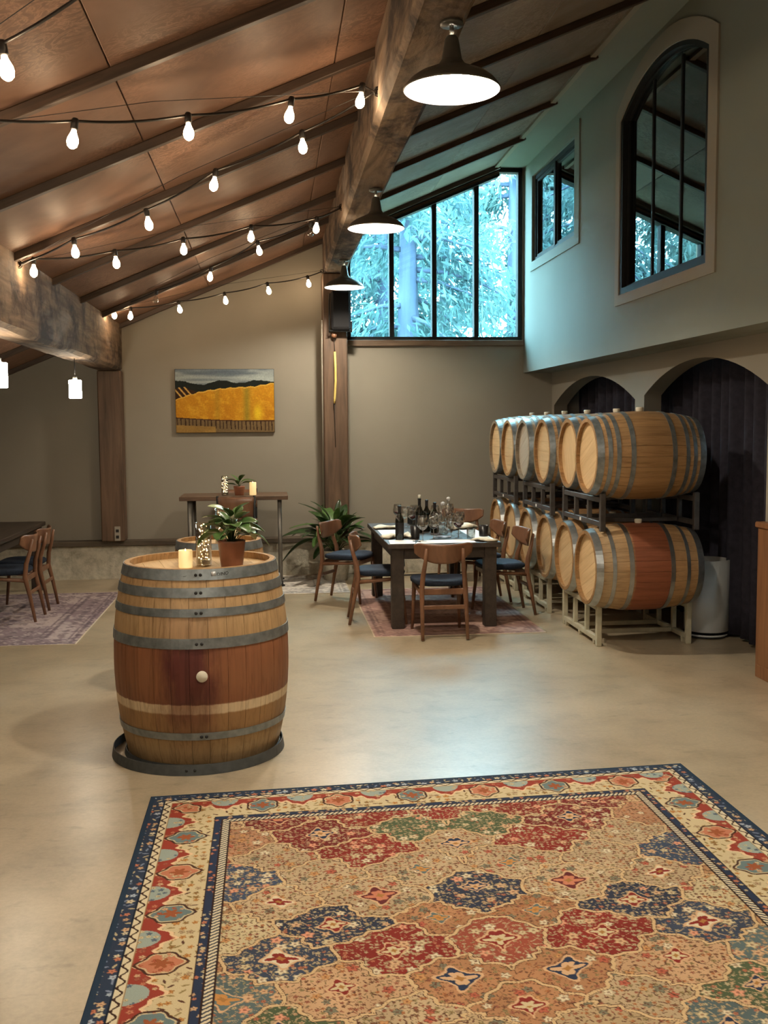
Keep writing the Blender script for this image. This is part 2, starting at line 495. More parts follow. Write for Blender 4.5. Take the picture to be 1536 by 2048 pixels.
# break the curb up a little
def roughen(o, amt, sub=24, seed=0):
    bm = bmesh.new(); bm.from_mesh(o.data)
    bmesh.ops.subdivide_edges(bm, edges=[e for e in bm.edges if e.calc_length() > 1.0], cuts=sub, use_grid_fill=True)
    rs = random.Random(seed)
    for v in bm.verts: v.co += Vector((rs.uniform(-amt, amt), rs.uniform(-amt, amt), rs.uniform(-amt, amt) * 0.5))
    bm.to_mesh(o.data); bm.free(); o.data.update()
roughen(cb, 0.008, 70)
sl = struct(MB().bx(XW, 3.36, D - 0.17, D + .02, 0.387, 0.445, 0.006).build('trim_1', MT['sill']))
wl = struct(MB().bx(XW - .2, XW, Y0, D, 0, 2.6).build('wall_left', MT['wall']))
wf = struct(MB().bx(XW - .2, 4.6, Y0 - .2, Y0, 0, 5.6).build('wall_front', MT['wall']))

# ---- window 1: frame, mullions, panes
w1 = struct(link('window_1', None, None, (0, D, 0)))
w1['label'] = 'tall bronze framed window with sloping top showing redwoods'
def bar(x0, x1, y0, y1, z0, z1, name, parent, mat=MT['frame']):
    return MB().bx(x0, x1, y0, y1, z0, z1, 0.004).build(name, mat, parent)
bar(wy0, wy1, -0.02, 0.10, 2.745, 2.785, 'frame_rail', w1)
bar(2.935, wy1, -0.02, 0.10, 2.785, 4.75, 'frame_stile', w1)
bar(wy0, wy0 + .045, -0.02, 0.10, 2.785, zr(wy0) - .03, 'frame_stile', w1)
for xm in (1.426, 1.931, 2.434):
    bar(xm - .028, xm + .028, -0.03, 0.09, 2.785, min(zr(xm), 4.73) - 0.05, 'mullion', w1)
for k, (dz, th, yy) in enumerate(((0.0, .05, -.03), (.055, .035, -.05), (.095, .03, -.08))):
    x0, x1 = wy0, 2.70
    MB().prism([(x0, zr(x0) - dz), (x1, zr(x1) - dz), (x1, zr(x1) - dz - th), (x0, zr(x0) - dz - th)], 'y', yy, 0.08).build('head_frame', MT['frame' if k != 1 else 'trimwood'], w1)
bar(2.66, wy1, -0.02, 0.10, 4.70, 4.75, 'head_rail', w1)
edges = [wy0 + .045, 1.398, 1.454, 1.903, 1.959, 2.406, 2.462, 2.935]
for a, b_ in zip(edges[0::2], edges[1::2]):
    za, zb = min(zr(a), 4.73) - .06, min(zr(b_), 4.73) - .06
    MB().prism([(a, 2.785), (b_, 2.785), (b_, zb), (a, za)], 'y', 0.030, 0.036).build('pane', MT['pane'], w1)
struct(MB().bx(wy0 - .03, 3.005, D - .05, D + .02, 2.675, 2.745, 0.004).build('trim_2', MT['trimwood']))

# ---- upper right wall with arched window and twin window
def arch_loop(y0, y1, z0, zs, rise, n=18):
    """rectangle y0..y1, z0..zs with a segmental arch of given rise on top"""
    w = y1 - y0; R = (w * w / 4 + rise * rise) / (2 * rise); cy = (y0 + y1) / 2; cz = zs + rise - R
    a0 = math.asin(w / 2 / R)
    pts = [(y0, z0), (y1, z0)]
    for k in range(n + 1):
        a = a0 - 2 * a0 * k / n
        pts.append((cy + R * math.sin(a), cz + R * math.cos(a)))
    return pts
AW = (7.02, 8.84, 2.85, 4.31, 0.25)
SW = (10.19, 11.87, 3.60, 4.56)
up = holed('wall_right_upper', [(Y0, ZS), (D, ZS), (D, 4.75), (Y0, 4.75)],
           [arch_loop(*AW), [(SW[0], SW[2]), (SW[1], SW[2]), (SW[1], SW[3]), (SW[0], SW[3])]], 0.20, MT['upper'], 'yzx', XU + 0.10)
struct(up)
struct(MB().bx(XU + .2, XL + .25, Y0, D, ZS, ZS + 0.12).build('trim_3', MT['upper']))   # soffit under the overhang
struct(MB().bx(2.66, XU + .02, Y0, D, 4.75, 4.80).build('trim_4', MT['upper']))         # flat strip at the top of the wall
struct(MB().bx(2.625, 2.672, Y0, D - .1, 4.715, 4.765).build('trim_5', MT['casing']))
# dark upstairs room behind the interior windows
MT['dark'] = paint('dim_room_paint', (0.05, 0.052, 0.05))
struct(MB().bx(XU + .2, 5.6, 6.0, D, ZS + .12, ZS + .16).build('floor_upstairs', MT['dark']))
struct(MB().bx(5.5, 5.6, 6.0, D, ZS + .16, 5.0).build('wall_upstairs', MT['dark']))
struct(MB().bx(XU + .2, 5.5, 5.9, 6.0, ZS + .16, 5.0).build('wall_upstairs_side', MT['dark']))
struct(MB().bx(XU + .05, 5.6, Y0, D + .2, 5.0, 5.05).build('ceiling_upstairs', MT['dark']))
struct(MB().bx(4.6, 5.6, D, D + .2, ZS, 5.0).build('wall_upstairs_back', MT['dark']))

def ring(outer, inner, x0, x1):
    """frame between two loops with the same point count, extruded in x"""
    n = len(outer); m = MB()
    vs = [(x0, *p) for p in outer] + [(x0, *p) for p in inner] + [(x1, *p) for p in outer] + [(x1, *p) for p in inner]
    fs = []
    for i in range(n):
        j = (i + 1) % n
        fs += [(i, j, n + j, n + i), (2 * n + i, 3 * n + i, 3 * n + j, 2 * n + j), (i, 2 * n + i, 2 * n + j, j), (n + i, n + j, 3 * n + j, 3 * n + i)]
    return m.add(vs, fs)
w2 = struct(link('window_2', None, None, (0, 0, 0)))
w2['label'] = 'tall arched interior window with three panes and painted casing'
casO = arch_loop(6.87, 8.94, 2.765, 4.39, 0.31); casI = arch_loop(7.02, 8.84, 2.85, 4.31, 0.25)
ring(casO, casI, XU - 0.014, XU + 0.005).build('casing', MT['casing'], w2)
fr0 = arch_loop(7.021, 8.839, 2.851, 4.309, 0.25); fr1 = arch_loop(7.075, 8.785, 2.905, 4.30, 0.225)
ring(fr0, fr1, XU - 0.004, XU + 0.09).build('window_frame', MT['frame'], w2)
fr2 = arch_loop(7.10, 8.76, 2.93, 4.295, 0.215)
ring(fr1, fr2, XU + 0.04, XU + 0.08).build('sash', MT['frame'], w2)
ym = [7.10, 7.64, 8.22, 8.76]
for y in ym[1:3]:
    MB().bx(XU + .045, XU + .070, y - .014, y + .014, 2.93, 4.40 + 0.09 * (1 - abs(y - 7.93) / .9), 0.003).build('mullion', MT['frame'], w2)
def archtop(y):
    w = 1.66; rise = .215; R = (w * w / 4 + rise * rise) / (2 * rise)
    return 4.295 + rise - R + math.sqrt(R * R - (y - 7.93) ** 2)
for a, b_ in zip(ym[:-1], ym[1:]):
    aa, bb = a + (.016 if a > 7.2 else 0), b_ - (.016 if b_ < 8.7 else 0)
    n = 6
    poly = [(aa, 2.93), (bb, 2.93)] + [(bb + (aa - bb) * k / n, archtop(bb + (aa - bb) * k / n)) for k in range(n + 1)]
    MB().prism(poly, 'x', XU + .056, XU + .060).build('pane', MT['pane_in'], w2)
w3 = struct(link('window_3', None, None, (0, 0, 0)))
w3['label'] = 'small twin-pane interior window beside the tall one'
def rect(y0, y1, z0, z1): return [(y0, z0), (y1, z0), (y1, z1), (y0, z1)]
ring(rect(10.03, 11.95, 3.50, 4.68), rect(*SW), XU - .014, XU + .005).build('casing', MT['upper'], w3)
ring(rect(SW[0] + .001, SW[1] - .001, SW[2] + .001, SW[3] - .001), rect(SW[0] + .045, SW[1] - .045, SW[2] + .045, SW[3] - .045), XU + .02, XU + .08).build('window_frame', MT['frame'], w3)
MB().bx(XU + .015, XU + .085, 10.99, 11.05, SW[2] + .04, SW[3] - .04).build('mullion', MT['frame'], w3)
for a, b_ in ((SW[0] + .045, 10.99), (11.05, SW[1] - .045)):
    ring(rect(a, b_, 3.645, 4.515), rect(a + .03, b_ - .03, 3.675, 4.485), XU + .035, XU + .075).build('sash', MT['frame'], w3)
    MB().bx(XU + .05, XU + .054, a + .03, b_ - .03, 3.675, 4.485).build('pane', MT['pane_in'], w3)

# ---- lower right wall with two arches and curtains behind
A1 = arch_loop(6.79, 9.17, 0.0, 2.00, 0.26); A2 = arch_loop(9.41, 12.20, 0.0, 1.97, 0.28)
lw_outer = [(Y0, 0), A1[0]] + A1[2:][::-1] + [A1[1], A2[0]] + A2[2:][::-1] + [A2[1], (D, 0), (D, ZS), (Y0, ZS)]
lw_outer = [(Y0, 0.0), A1[0]] + list(reversed(A1[2:])) + [A1[1], A2[0]] + list(reversed(A2[2:])) + [A2[1], (D, 0.0), (D, ZS + .005), (Y0, ZS + .005)]
struct(holed('wall_right', lw_outer, [], 0.16, MT['wall'], 'yzx', XL + 0.08))
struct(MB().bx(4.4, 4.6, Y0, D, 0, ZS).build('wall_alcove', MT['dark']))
MT['curtain'] = plain('dusky_velvet', (0.030, 0.028, 0.040), 0.85, 0, 0.2, 20, 0.1, 0.2)
def curtain(y0, y1, label):
    m = MB()
    rs = random.Random(y0)
    ph = rs.uniform(0, 6)
    def fn(u, v):
        y = y0 + (y1 - y0) * u; z = 0.03 + 2.32 * v
        s_ = 0.045 * math.sin(u * (y1 - y0) * 2 * PI / 0.21 + ph + 0.9 * math.sin(5 * u + ph) + 0.25 * (1 - v)) + 0.02 * math.sin(u * 31 + 2 * ph)
        return (3.72 + s_, y, z)
    m.grid(fn, int((y1 - y0) * 70), 8)
    tag(solid(m, 0.006).build('curtain', MT['curtain']), label, 'curtain', 'curtains behind the arches')
curtain(6.5, 9.28, 'dark velvet curtain in the near archway behind the white bin')
curtain(9.32, 12.28, 'dark velvet curtain in the far archway by the back wall')

# ---- ceiling: roof deck, plywood panels, battens
roof = MB()
ang = math.atan(RS)
nx, nz = -math.sin(ang), math.cos(ang)
x0, x1 = -3.3, 3.4
roof.prism([(x0, zr(x0) + .03), (x1, zr(x1) + .03), (x1, zr(x1) + .2), (x0, zr(x0) + .2)], 'y', Y0, D + .3)
roof.prism([(XW, zr(-3.3) + .03), (-3.3, zr(-3.3) + .03), (-3.3, zr(-3.3) + .2), (XW, zr(-3.3) + .2)], 'y', Y0, D + .3)
ceil = struct(roof.build('ceiling', MT['ply']))
ysb = [4.88 + 1.215 * k for k in range(-8, 7)]
xs = [-3.3, -2.95, -0.685, 0.39, 0.75, 1.88, 2.66]
panel_cache = {}
for a, b_ in zip(ysb[:-1], ysb[1:]):
    b_ = min(b_, D)
    for c, d in zip(xs[:-1], xs[1:]):
        key = (round(b_ - a, 3), c)
        if key not in panel_cache:
            L = (d - c) / math.cos(ang) - 0.006; W = b_ - a - 0.006
            panel_cache[key] = MB().box((0, 0, 0), (L, W, 0.018), None, 0.003).mesh('plywood_panel', MT['ply_daylit' if c > .5 else 'ply'])
        xm = (c + d) / 2; zoff = 0.012 + random.uniform(-.002, .002)
        link('plywood_panel', panel_cache[key], ceil, (xm + nx * zoff, (a + b_) / 2, zr(xm) + nz * zoff), (0, -ang, 0))
Lb = (2.68 + 3.3) / math.cos(ang)
bme = MB().box((0, 0, 0), (Lb, 0.052, 0.05), None, 0.004).mesh('batten', MT['batten'])
xm = (2.68 - 3.3) / 2
for y in ysb[1:]:
    y = min(y, D - .05)
    link('batten', bme, ceil, (xm - nx * .022, y, zr(xm) - nz * .022), (0, -ang, 0))

# ---- timber beams and posts
def timber(x0, x1, y0, y1, zbot, ztl, ztr, seed):
    m = MB()
    n = 40; rs = random.Random(seed)
    vs = []; fs = []
    for i in range(n + 1):
        y = y0 + (y1 - y0) * i / n
        j = lambda a=.006: rs.uniform(-a, a)
        ring_ = [(x0 + j(), zbot + .03 + j()), (x0 + .03, zbot + j()), ((x0 + x1) / 2, zbot + j()), (x1 - .03, zbot + j()), (x1 + j(), zbot + .03 + j()), (x1 + j(.004), (zbot + ztr) / 2), (x1, ztr), (x0, ztl), (x0 + j(.004), (zbot + ztl) / 2)]
        vs += [(p[0], y, p[1]) for p in ring_]
    k = 9
    for i in range(n):
        for q in range(k):
            q2 = (q + 1) % k
            fs.append((i * k + q, i * k + q2, (i + 1) * k + q2, (i + 1) * k + q))
    fs += [tuple(range(k))[::-1], tuple(n * k + q for q in range(k))]
    return m.add(vs, fs)
bmain = timber(0.62, 0.875, Y0 + .01, D - .005, 3.48, zr(.62), zr(.875), 1).build('timber_beam', MT['beam'])
tag(bmain, 'long weathered ridge timber the barn lamps hang from', 'beam')
bleft = timber(-1.955, -1.69, Y0 + .01, D - .005, 2.39, zr(-1.955), zr(-1.69), 2).build('timber_beam', MT['beam'])
tag(bleft, 'lower rough timber beam the white cylinder pendants hang from', 'beam')
def post(x0, x1, y0, y1, z0, z1, label):
    m = MB(); m.bx(x0, x1, y0, y1, z0, z1, 0.012)
    tag(m.build('timber_post', MT['post']), label, 'post')
post(0.60, 0.88, 12.0, D - .006, 0.447, 3.475, 'wooden post below the ridge timber with a black speaker on it')
post(-1.945, -1.685, 12.06, D - .006, 0.447, 2.385, 'wooden post left of the painting under the lower beam')

# ------------------------------------------------------------------ lamps
MT['lamp'] = emit('lamp_light', (1.0, 0.88, 0.70), LAMP_L)
MT['bulb'] = emit('bulb_light', (1.0, 0.71, 0.43), BULB_L)
MT['cyl'] = emit('cylinder_lamp_light', (1.0, 0.88, 0.68), CYL_L)
MT['cord'] = plain('black_cable', (0.012, 0.010, 0.009), 0.5)
def barn_lamp(x, y, label):
    t = thing('barn_pendant_lamp', label, 'lamp', (x, y, 3.19), 0, 'barn pendant lamps under the ridge timber')
    prof = [(.208, 0), (.212, .004), (.206, .014), (.185, .040), (.150, .065), (.105, .085), (.062, .105), (.044, .13), (.036, .18), (.030, .215), (.022, .228), (.012, .232)]
    inner = [(max(r - .006, .005), z - .004) for r, z in prof[2:8]]
    MB().lathe_open(prof, 40).build('shade', MT['shade'], t)
    MB().lathe_open([(.207, 0.001)] + inner, 40).build('shade_lining', MT['shade_in'], t)
    MB().lathe([(.01, .066), (.05, .068), (.085, .074), (.080, .080), (.01, .082)], 28).build('bulb', MT['lamp'], t)
    MB().tube([(0, 0, .22), (0, 0, .285)], .010, 10).build('stem', MT['shade'], t)
    MB().lathe([(.05, .272), (.05, .286), (.03, .289)], 20).build('canopy_plate', MT['shade'], t)
    return t
barn_lamp(.80, 4.58, 'nearest and largest barn pendant lamp glowing at the top')
barn_lamp(.79, 7.77, 'middle barn pendant lamp overlapping the tall window')
barn_lamp(.785, 11.06, 'farthest barn pendant lamp in front of the black speaker')
barn_lamp(.79, 1.34, 'barn pendant lamp above the viewer, before the nearest visible one')
barn_lamp(.79, -1.9, 'barn pendant lamp behind the viewer')
def cyl_lamp(x, y, label):
    t = thing('cylinder_pendant', label, 'lamp', (x, y, 2.02), 0, 'white cylinder pendants under the lower beam')
    MB().lathe([(.05, 0), (.058, .004), (.058, .166), (.05, .17)], 24).build('glass_shade', MT['cyl'], t)
    MB().lathe([(.02, .171), (.02, .20), (.006, .205)], 12).build('lamp_holder', MT['pipe'], t)
    MB().tube([(0, 0, .2), (0, 0, .37)], .004, 6).build('rod', MT['cord'], t)
cyl_lamp(-1.82, 10.05, 'white cylinder pendant lamp beside the wooden post')
cyl_lamp(-1.83, 7.33, 'white cylinder pendant lamp cut by the left picture edge')
for y, l_ in ((4.6, 'just before the left picture edge'), (1.9, 'level with the foreground rug'), (-0.8, 'beside the viewer'), (-3.5, 'behind the viewer')):
    cyl_lamp(-1.82, y, 'white cylinder pendant lamp on the lower beam ' + l_)

def strand(a, b, bulbs, label, unlit=()):
    """cable sagging between hooks a and b through the sockets above the bulbs"""
    t = thing('string_light', label, 'string lights', (0, 0, 0), 0, 'string lights zigzagging under the ceiling')
    pts = [Vector(a)]
    socks = []
    for (x, y, z) in bulbs:
        socks.append(Vector((x, y, z + .075)))
    chain = [Vector(a)] + socks + [Vector(b)]
    path = []
    for p, q in zip(chain[:-1], chain[1:]):
        n = 7
        for k in range(n):
            s_ = k / n
            r = p.lerp(q, s_); r.z -= 0.028 * 4 * s_ * (1 - s_) * (q - p).length
            path.append(r)
    path.append(chain[-1])
    MB().tube(path, .0065, 6).build('cable', MT['cord'], t)
    MB().tube([Vector(a) + Vector((0, 0, .01)), Vector(a).lerp(Vector(b), .5) + Vector((0, 0, .06)), Vector(b) + Vector((0, 0, .01))], .0018, 4).build('support_wire', MT['cord'], t)
    d = (Vector(b) - Vector(a)); d.z = 0; d.normalize()
    for k, p in enumerate(socks):
        tilt = Matrix.Rotation(random.uniform(-.18, .18), 3, 'X') @ Matrix.Rotation(random.uniform(-.2, .2), 3, 'Y')
        s_ = MB().lathe([(.012, .012), (.017, .004), (.0175, -.035), (.013, -.04)], 12, p, True, tilt).build('socket', MT['cord'], t)
        prof = [(.010, -.040), (.013, -.052), (.024, -.078), (.0265, -.095), (.022, -.113), (.010, -.124), (.001, -.127)]
        MB().lathe(prof, 14, p, True, tilt).build('bulb', MT['bulb'] if k not in unlit else MT['glass'], t)
    for e in (a, b):
        e = Vector(e)
        MB().tube([e + d * (.02 * math.cos(g)) + Vector((0, 0, .02 * math.sin(g))) for g in [PI * 2 * k / 10 for k in range(11)]], .004, 6).build('hook', MT['cord'], t)
    return t
strand((-1.685, 4.4, 2.86), (.615, 5.95, 3.60), [(-1.35, 4.62, 2.98), (-.860, 4.954, 3.055), (-.379, 5.277, 3.185), (.133, 5.62, 3.378), (.530, 5.892, 3.546)], 'string of bulbs crossing nearest, ending at the nearest hook on the ridge timber')
strand((.615, 5.95, 3.61), (-1.685, 7.4, 2.86), [(.204, 6.21, 3.372), (-.311, 6.537, 3.222), (-.764, 6.823, 3.038), (-1.273, 7.144, 2.908)], 'second string of bulbs climbing from lower beam to nearest hook')
strand((-1.685, 7.4, 2.85), (.615, 9.0, 3.59), [(-1.60, 7.45, 2.825), (-1.104, 7.80, 2.942), (-.64, 8.123, 3.09), (-.135, 8.475, 3.255), (.405, 8.85, 3.40)], 'third string of bulbs running from the nearer lower beam hook to the middle ridge hook')
strand((.615, 9.0, 3.60), (-1.685, 11.2, 2.955), [(.37, 9.238, 3.435), (-.10, 9.689, 3.346), (-.546, 10.115, 3.17), (-1.114, 10.659, 3.02), (-1.60, 11.124, 2.914)], 'fourth string of bulbs with an unlit bulb, below the third', (0, 3))
strand((-1.685, 11.2, 2.945), (.60, 12.04, 3.50), [(-1.449, 11.29, 2.92), (-.972, 11.477, 3.01), (-.488, 11.666, 3.128), (-.02, 11.85, 3.262), (.434, 12.0, 3.36)], 'farthest string of bulbs hanging in front of the back wall')
strand((.615, 2.85, 3.60), (-1.685, 4.4, 2.87), [(.30, 3.06, 3.36), (-.45, 3.57, 3.175), (-.917, 3.886, 3.015), (-1.4, 4.2, 2.93)], 'string of bulbs entering at the top left corner')
strand((-1.685, 1.2, 2.86), (.615, 2.85, 3.60), [(-1.3, 1.47, 2.96), (-.7, 1.9, 3.1), (-.1, 2.33, 3.25), (.4, 2.69, 3.45)], 'string of bulbs further toward the viewer')

# ------------------------------------------------------------------ barrels
def stave_mat(name, stops, noise_amt=0.03, var=0.16, stain=None):
    """oak staves; colour bands run along the barrel axis (local z, metres)"""
    m, nt, b = base_mat(name)
    tc = nt.nodes.new('ShaderNodeTexCoord'); sp = nt.nodes.new('ShaderNodeSeparateXYZ')
    nt.links.new(tc.outputs['Object'], sp.inputs[0])
    nz_ = noise(nt, coords(nt, (25, 25, 9), 'Object', True), 1.0, 3)
    ma = nt.nodes.new('ShaderNodeMath'); ma.operation = 'MULTIPLY_ADD'; ma.inputs[1].default_value = noise_amt; ma.inputs[2].default_value = -noise_amt / 2
    nt.links.new(nz_, ma.inputs[0])
    ad = nt.nodes.new('ShaderNodeMath'); ad.operation = 'ADD'
    nt.links.new(sp.outputs['Z'], ad.inputs[0]); nt.links.new(ma.outputs[0], ad.inputs[1])
    L = stops[-1][0]
    mr = nt.nodes.new('ShaderNodeMapRange'); mr.inputs['From Max'].default_value = L
    nt.links.new(ad.outputs[0], mr.inputs['Value'])
    r = ramp(nt, [(p / L, c) for p, c in stops]); nt.links.new(mr.outputs[0], r.inputs[0])
    rcol = r.outputs[0]
    if stain:
        root, stops2 = stain
        r2 = ramp(nt, [(p / L, c) for p, c in stops2]); nt.links.new(mr.outputs[0], r2.inputs[0])
        tb = nt.nodes.new('ShaderNodeTexCoord'); tb.object = root
        sb = nt.nodes.new('ShaderNodeSeparateXYZ'); nt.links.new(tb.outputs['Object'], sb.inputs[0])
        mp = nt.nodes.new('ShaderNodeMapping'); mp.inputs['Scale'].default_value = (14, 14, 5); nt.links.new(tb.outputs['Object'], mp.inputs['Vector'])
        nn = noise(nt, mp.outputs[0], 1.0, 4, .6)
        def mth(op, a, b2):
            q = nt.nodes.new('ShaderNodeMath'); q.operation = op
            for sock, val in ((q.inputs[0], a), (q.inputs[1], b2)):
                if isinstance(val, (int, float)): sock.default_value = val
                else: nt.links.new(val, sock)
            return q.outputs[0]
        dx = mth('ABSOLUTE', mth('ADD', sb.outputs['X'], .045), 0)
        d = mth('ADD', mth('MULTIPLY', dx, 5.6), mth('MULTIPLY', mth('SUBTRACT', nn, .5), 1.7))
        sm = nt.nodes.new('ShaderNodeMapRange'); sm.interpolation_type = 'SMOOTHSTEP'
        for k2, v2 in (('From Min', .25), ('From Max', 1.15), ('To Min', 1.0), ('To Max', 0.0)): sm.inputs[k2].default_value = v2
        nt.links.new(d, sm.inputs['Value'])
        mk = mth('MULTIPLY', sm.outputs[0], mth('LESS_THAN', sb.outputs['Y'], 0.0))
        rcol = mixc(nt, mk, rcol, r2.outputs[0])
    g = noise(nt, coords(nt, (40, 40, 2.2), 'Object', True), 1.0, 6, 0.65, 0.8)
    gr = ramp(nt, [(0.28, (0.62, 0.57, 0.52)), (0.5, (1, 1, 1)), (0.75, (1.18, 1.16, 1.12))]); nt.links.new(g, gr.inputs[0])
    c = mixc(nt, 1.0, rcol, gr.outputs[0], 'MULTIPLY')
    sp2 = noise(nt, coords(nt, (9, 9, 14), 'Object', True), 1.0, 5, 0.7, 1.5)
    s2 = ramp(nt, [(0.66, (0, 0, 0)), (0.74, (1, 1, 1))]); nt.links.new(sp2, s2.inputs[0])
    k = nt.nodes.new('ShaderNodeMath'); k.operation = 'MULTIPLY'; k.inputs[1].default_value = .55
    nt.links.new(s2.outputs[0], k.inputs[0])
    c = mixc(nt, k.outputs[0], c, (0.13, 0.075, 0.038))
    c = randval(nt, c, var)
    nt.links.new(c, b.inputs['Base Color'])
    setin(b, Roughness=0.52); b.inputs['Specular IOR Level'].default_value = 0.35
    bump(nt, b, g, 0.15, 0.003)
    return m
OAK = (0.41, 0.250, 0.118); OAKD = (0.31, 0.176, 0.076); RED = (0.255, 0.085, 0.042); REDD = (0.115, 0.030, 0.022); PALE = (0.56, 0.43, 0.27)
MT['oak'] = stave_mat('oak_staves', [(0, OAKD), (.06, OAK), (.45, OAKD), (.84, OAK), (.90, OAKD)])
MT['oak_grey'] = stave_mat('greyed_oak_staves', [(0, (.26, .21, .15)), (.1, (.33, .26, .18)), (.5, (.25, .16, .13)), (.90, (.3, .24, .17))])
MT['oak_red'] = stave_mat('wine_stained_staves', [(0, OAKD), (.1, (.38, .27, .15)), (.28, OAK), (.30, RED), (.58, RED), (.60, OAK), (.80, OAK), (.90, OAKD)])
PL = 1.034
PA = [(0, (.27, .17, .085)), (.10, (.33, .22, .11)), (.16, (.30, .185, .08)), (.20, (.27, .15, .06)), (.298, (.29, .16, .065)), (.304, PALE), (.347, PALE), (.352, (.205, .080, .036)), (.45, (.235, .098, .044)), (.635, (.25, .098, .045)), (.64, (.39, .245, .115)), (.80, (.43, .28, .14)), (.90, (.42, .27, .13)), (PL, OAK)]
PB = [(0, (.25, .155, .075)), (.10, (.31, .20, .10)), (.16, (.26, .15, .066)), (.20, (.20, .10, .045)), (.298, (.17, .07, .035)), (.304, (.30, .18, .11)), (.347, (.30, .17, .10)), (.352, (.095, .030, .020)), (.45, (.105, .028, .020)), (.635, (.115, .030, .026)), (.64, (.38, .23, .12)), (.80, (.42, .27, .15)), (.90, (.46, .31, .16)), (PL, OAK)]
MT['head'] = wood('oak_head', (0.50, 0.335, 0.165), (0.66, 0.47, 0.26), (35, 2.2, 35), 0.5, True, 0.04, 0, 0.12)
MT['head_grey'] = wood('greyed_head', (0.36, 0.30, 0.22), (0.47, 0.40, 0.31), (35, 2.2, 35), 0.6, True, 0.04, 0, 0.1)
def prof_r(z, L, re, rb):
    t = 2 * z / L - 1
    return re + (rb - re) * (1 - abs(t) ** 2.1)
def stave_mesh(name, L, re, rb, n, mat, th=.026):
    m = MB(); da = 2 * PI / n; g = 0.0008
    K = 14
    vs = []; fs = []
    for i in range(K + 1):
        z = L * i / K; r = prof_r(z, L, re, rb)
        for rad, frac in ((r - .0010, -.5), (r, -.42), (r + .0004, 0), (r, .42), (r - .0010, .5), (r - th, .5), (r - th, -.5)):
            a = da * frac - math.copysign(g / r, frac) * (abs(frac) > .4)
            vs.append((rad * math.cos(a), rad * math.sin(a), z))
    k = 7
    for i in range(K):
        for q in range(k):
            q2 = (q + 1) % k
            fs.append((i * k + q, i * k + q2, (i + 1) * k + q2, (i + 1) * k + q))
    fs += [tuple(range(k))[::-1], tuple(K * k + q for q in range(k))]
    m.add(vs, fs)
    return m.mesh(name, mat)
def hoop_mesh(name, z0, z1, L, re, rb, mat, n=56, th=.003, off=.0015):
    p = [(prof_r(z0, L, re, rb) + off, z0), (prof_r(z0, L, re, rb) + off + th, z0), (prof_r(z1, L, re, rb) + off + th, z1), (prof_r(z1, L, re, rb) + off, z1), (prof_r(z0, L, re, rb) + off, z0)]
    return MB().lathe_open(p, n, (0, 0, 0), False).mesh(name, mat)
def head_mesh(name, r, mat, boards=6, th=.02):
    m = MB(); w = 2 * r / boards
    for k in range(boards):
        x0 = -r + k * w + .0008; x1 = -r + (k + 1) * w - .0008
        n = 8; poly = []
        for q in range(n + 1):
            x = x0 + (x1 - x0) * q / n; poly.append((x, -math.sqrt(max(r * r - x * x, 1e-6))))
        for q in range(n + 1):
            x = x1 + (x0 - x1) * q / n; poly.append((x, math.sqrt(max(r * r - x * x, 1e-6))))
        m.prism(poly, 'z', -th / 2, th / 2)
    return m.mesh(name, mat)
RING = {}
def make_barrel(label, loc, rot, L, re, rb, n, hoops, smat, hmat, hoopmat, group, key, chime=.042, twist=0.0, bung=PI):
    """root at the near head; axis along local z"""
    t = link('wine_barrel', None, None, loc, rot); t.empty_display_size = .1
    tag(t, label, 'barrel', group)
    k = ('st', key, smat.name)
    if k not in RING: RING[k] = stave_mesh('stave', L, re, rb, n, smat)
    for i in range(n):
        link('stave', RING[k], t, (0, 0, 0), (0, 0, 2 * PI * i / n + twist))
    for i, (a, b_) in enumerate(hoops):
        k = ('hp', key, i, hoopmat.name)
        if k not in RING: RING[k] = hoop_mesh('hoop', a, b_, L, re, rb, hoopmat)
        link('hoop', RING[k], t)
    for z in (chime, L - chime):
        k = ('hd', key, hmat.name)
        if k not in RING: RING[k] = head_mesh('head', prof_r(chime, L, re, rb) - .0275, hmat)
        link('head', RING[k], t, (0, 0, z), (0, 0, random.choice((0.0, .3, -.4, 1.2))))
    if bung is not None:
        k = ('bg', key)
        if k not in RING: RING[k] = MB().lathe([(.022, -.02), (.026, .0), (.030, .016), (.030, .028), (.025, .032)], 18).mesh('bung', MT['silicone'])
        zb = L / 2; r = prof_r(zb, L, re, rb)
        o = link('bung', RING[k], t, (r * math.cos(bung), r * math.sin(bung), zb))
        o.rotation_euler = (0, PI / 2, bung)
    return t
BL, BRE, BRB, NS = .85, .288, .342, 26
H8 = [(.002, .055), (.085, .118), (.150, .183), (.262, .300), (.60, .638), (.717, .75), (.782, .815), (.845, .898)]
H6 = [(.002, .058), (.128, .158), (.262, .298), (.602, .638), (.742, .772), (.842, .898)]
H8 = [(a * BL / .9, b_ * BL / .9) for a, b_ in H8]; H6 = [(a * BL / .9, b_ * BL / .9) for a, b_ in H6]
ys_b = [7.855, 8.565, 9.285, 9.995, 10.695, 11.405]
xt = [2.42, 2.475, 2.443, 2.435, 2.446, 2.466]
xb = [2.42, 2.45, 2.47, 2.472, 2.475, 2.475]
ordn = ['nearest', 'second nearest', 'third', 'fourth', 'fifth', 'farthest']
matsT = ['oak', 'oak', 'oak', 'oak_grey', 'oak', 'oak_grey']
for i in range(6):
    if i == 0: lab = 'nearest barrel of the upper row, honey oak with many grey hoops'
    elif i == 3: lab = 'upper row barrel with a greyed head, fourth from the near end'
    else: lab = ordn[i] + ' wine barrel of the upper row on the dark racks'
    make_barrel(lab, (xt[i], ys_b[i], 1.50), (0, PI / 2, 0), BL, BRE, BRB, NS, H8, MT[matsT[i]], MT['head_grey' if i == 3 else 'head'], MT['steel' if i else 'steel'], 'barrels stacked in two rows', 'a', bung=PI, twist=.05 * i)
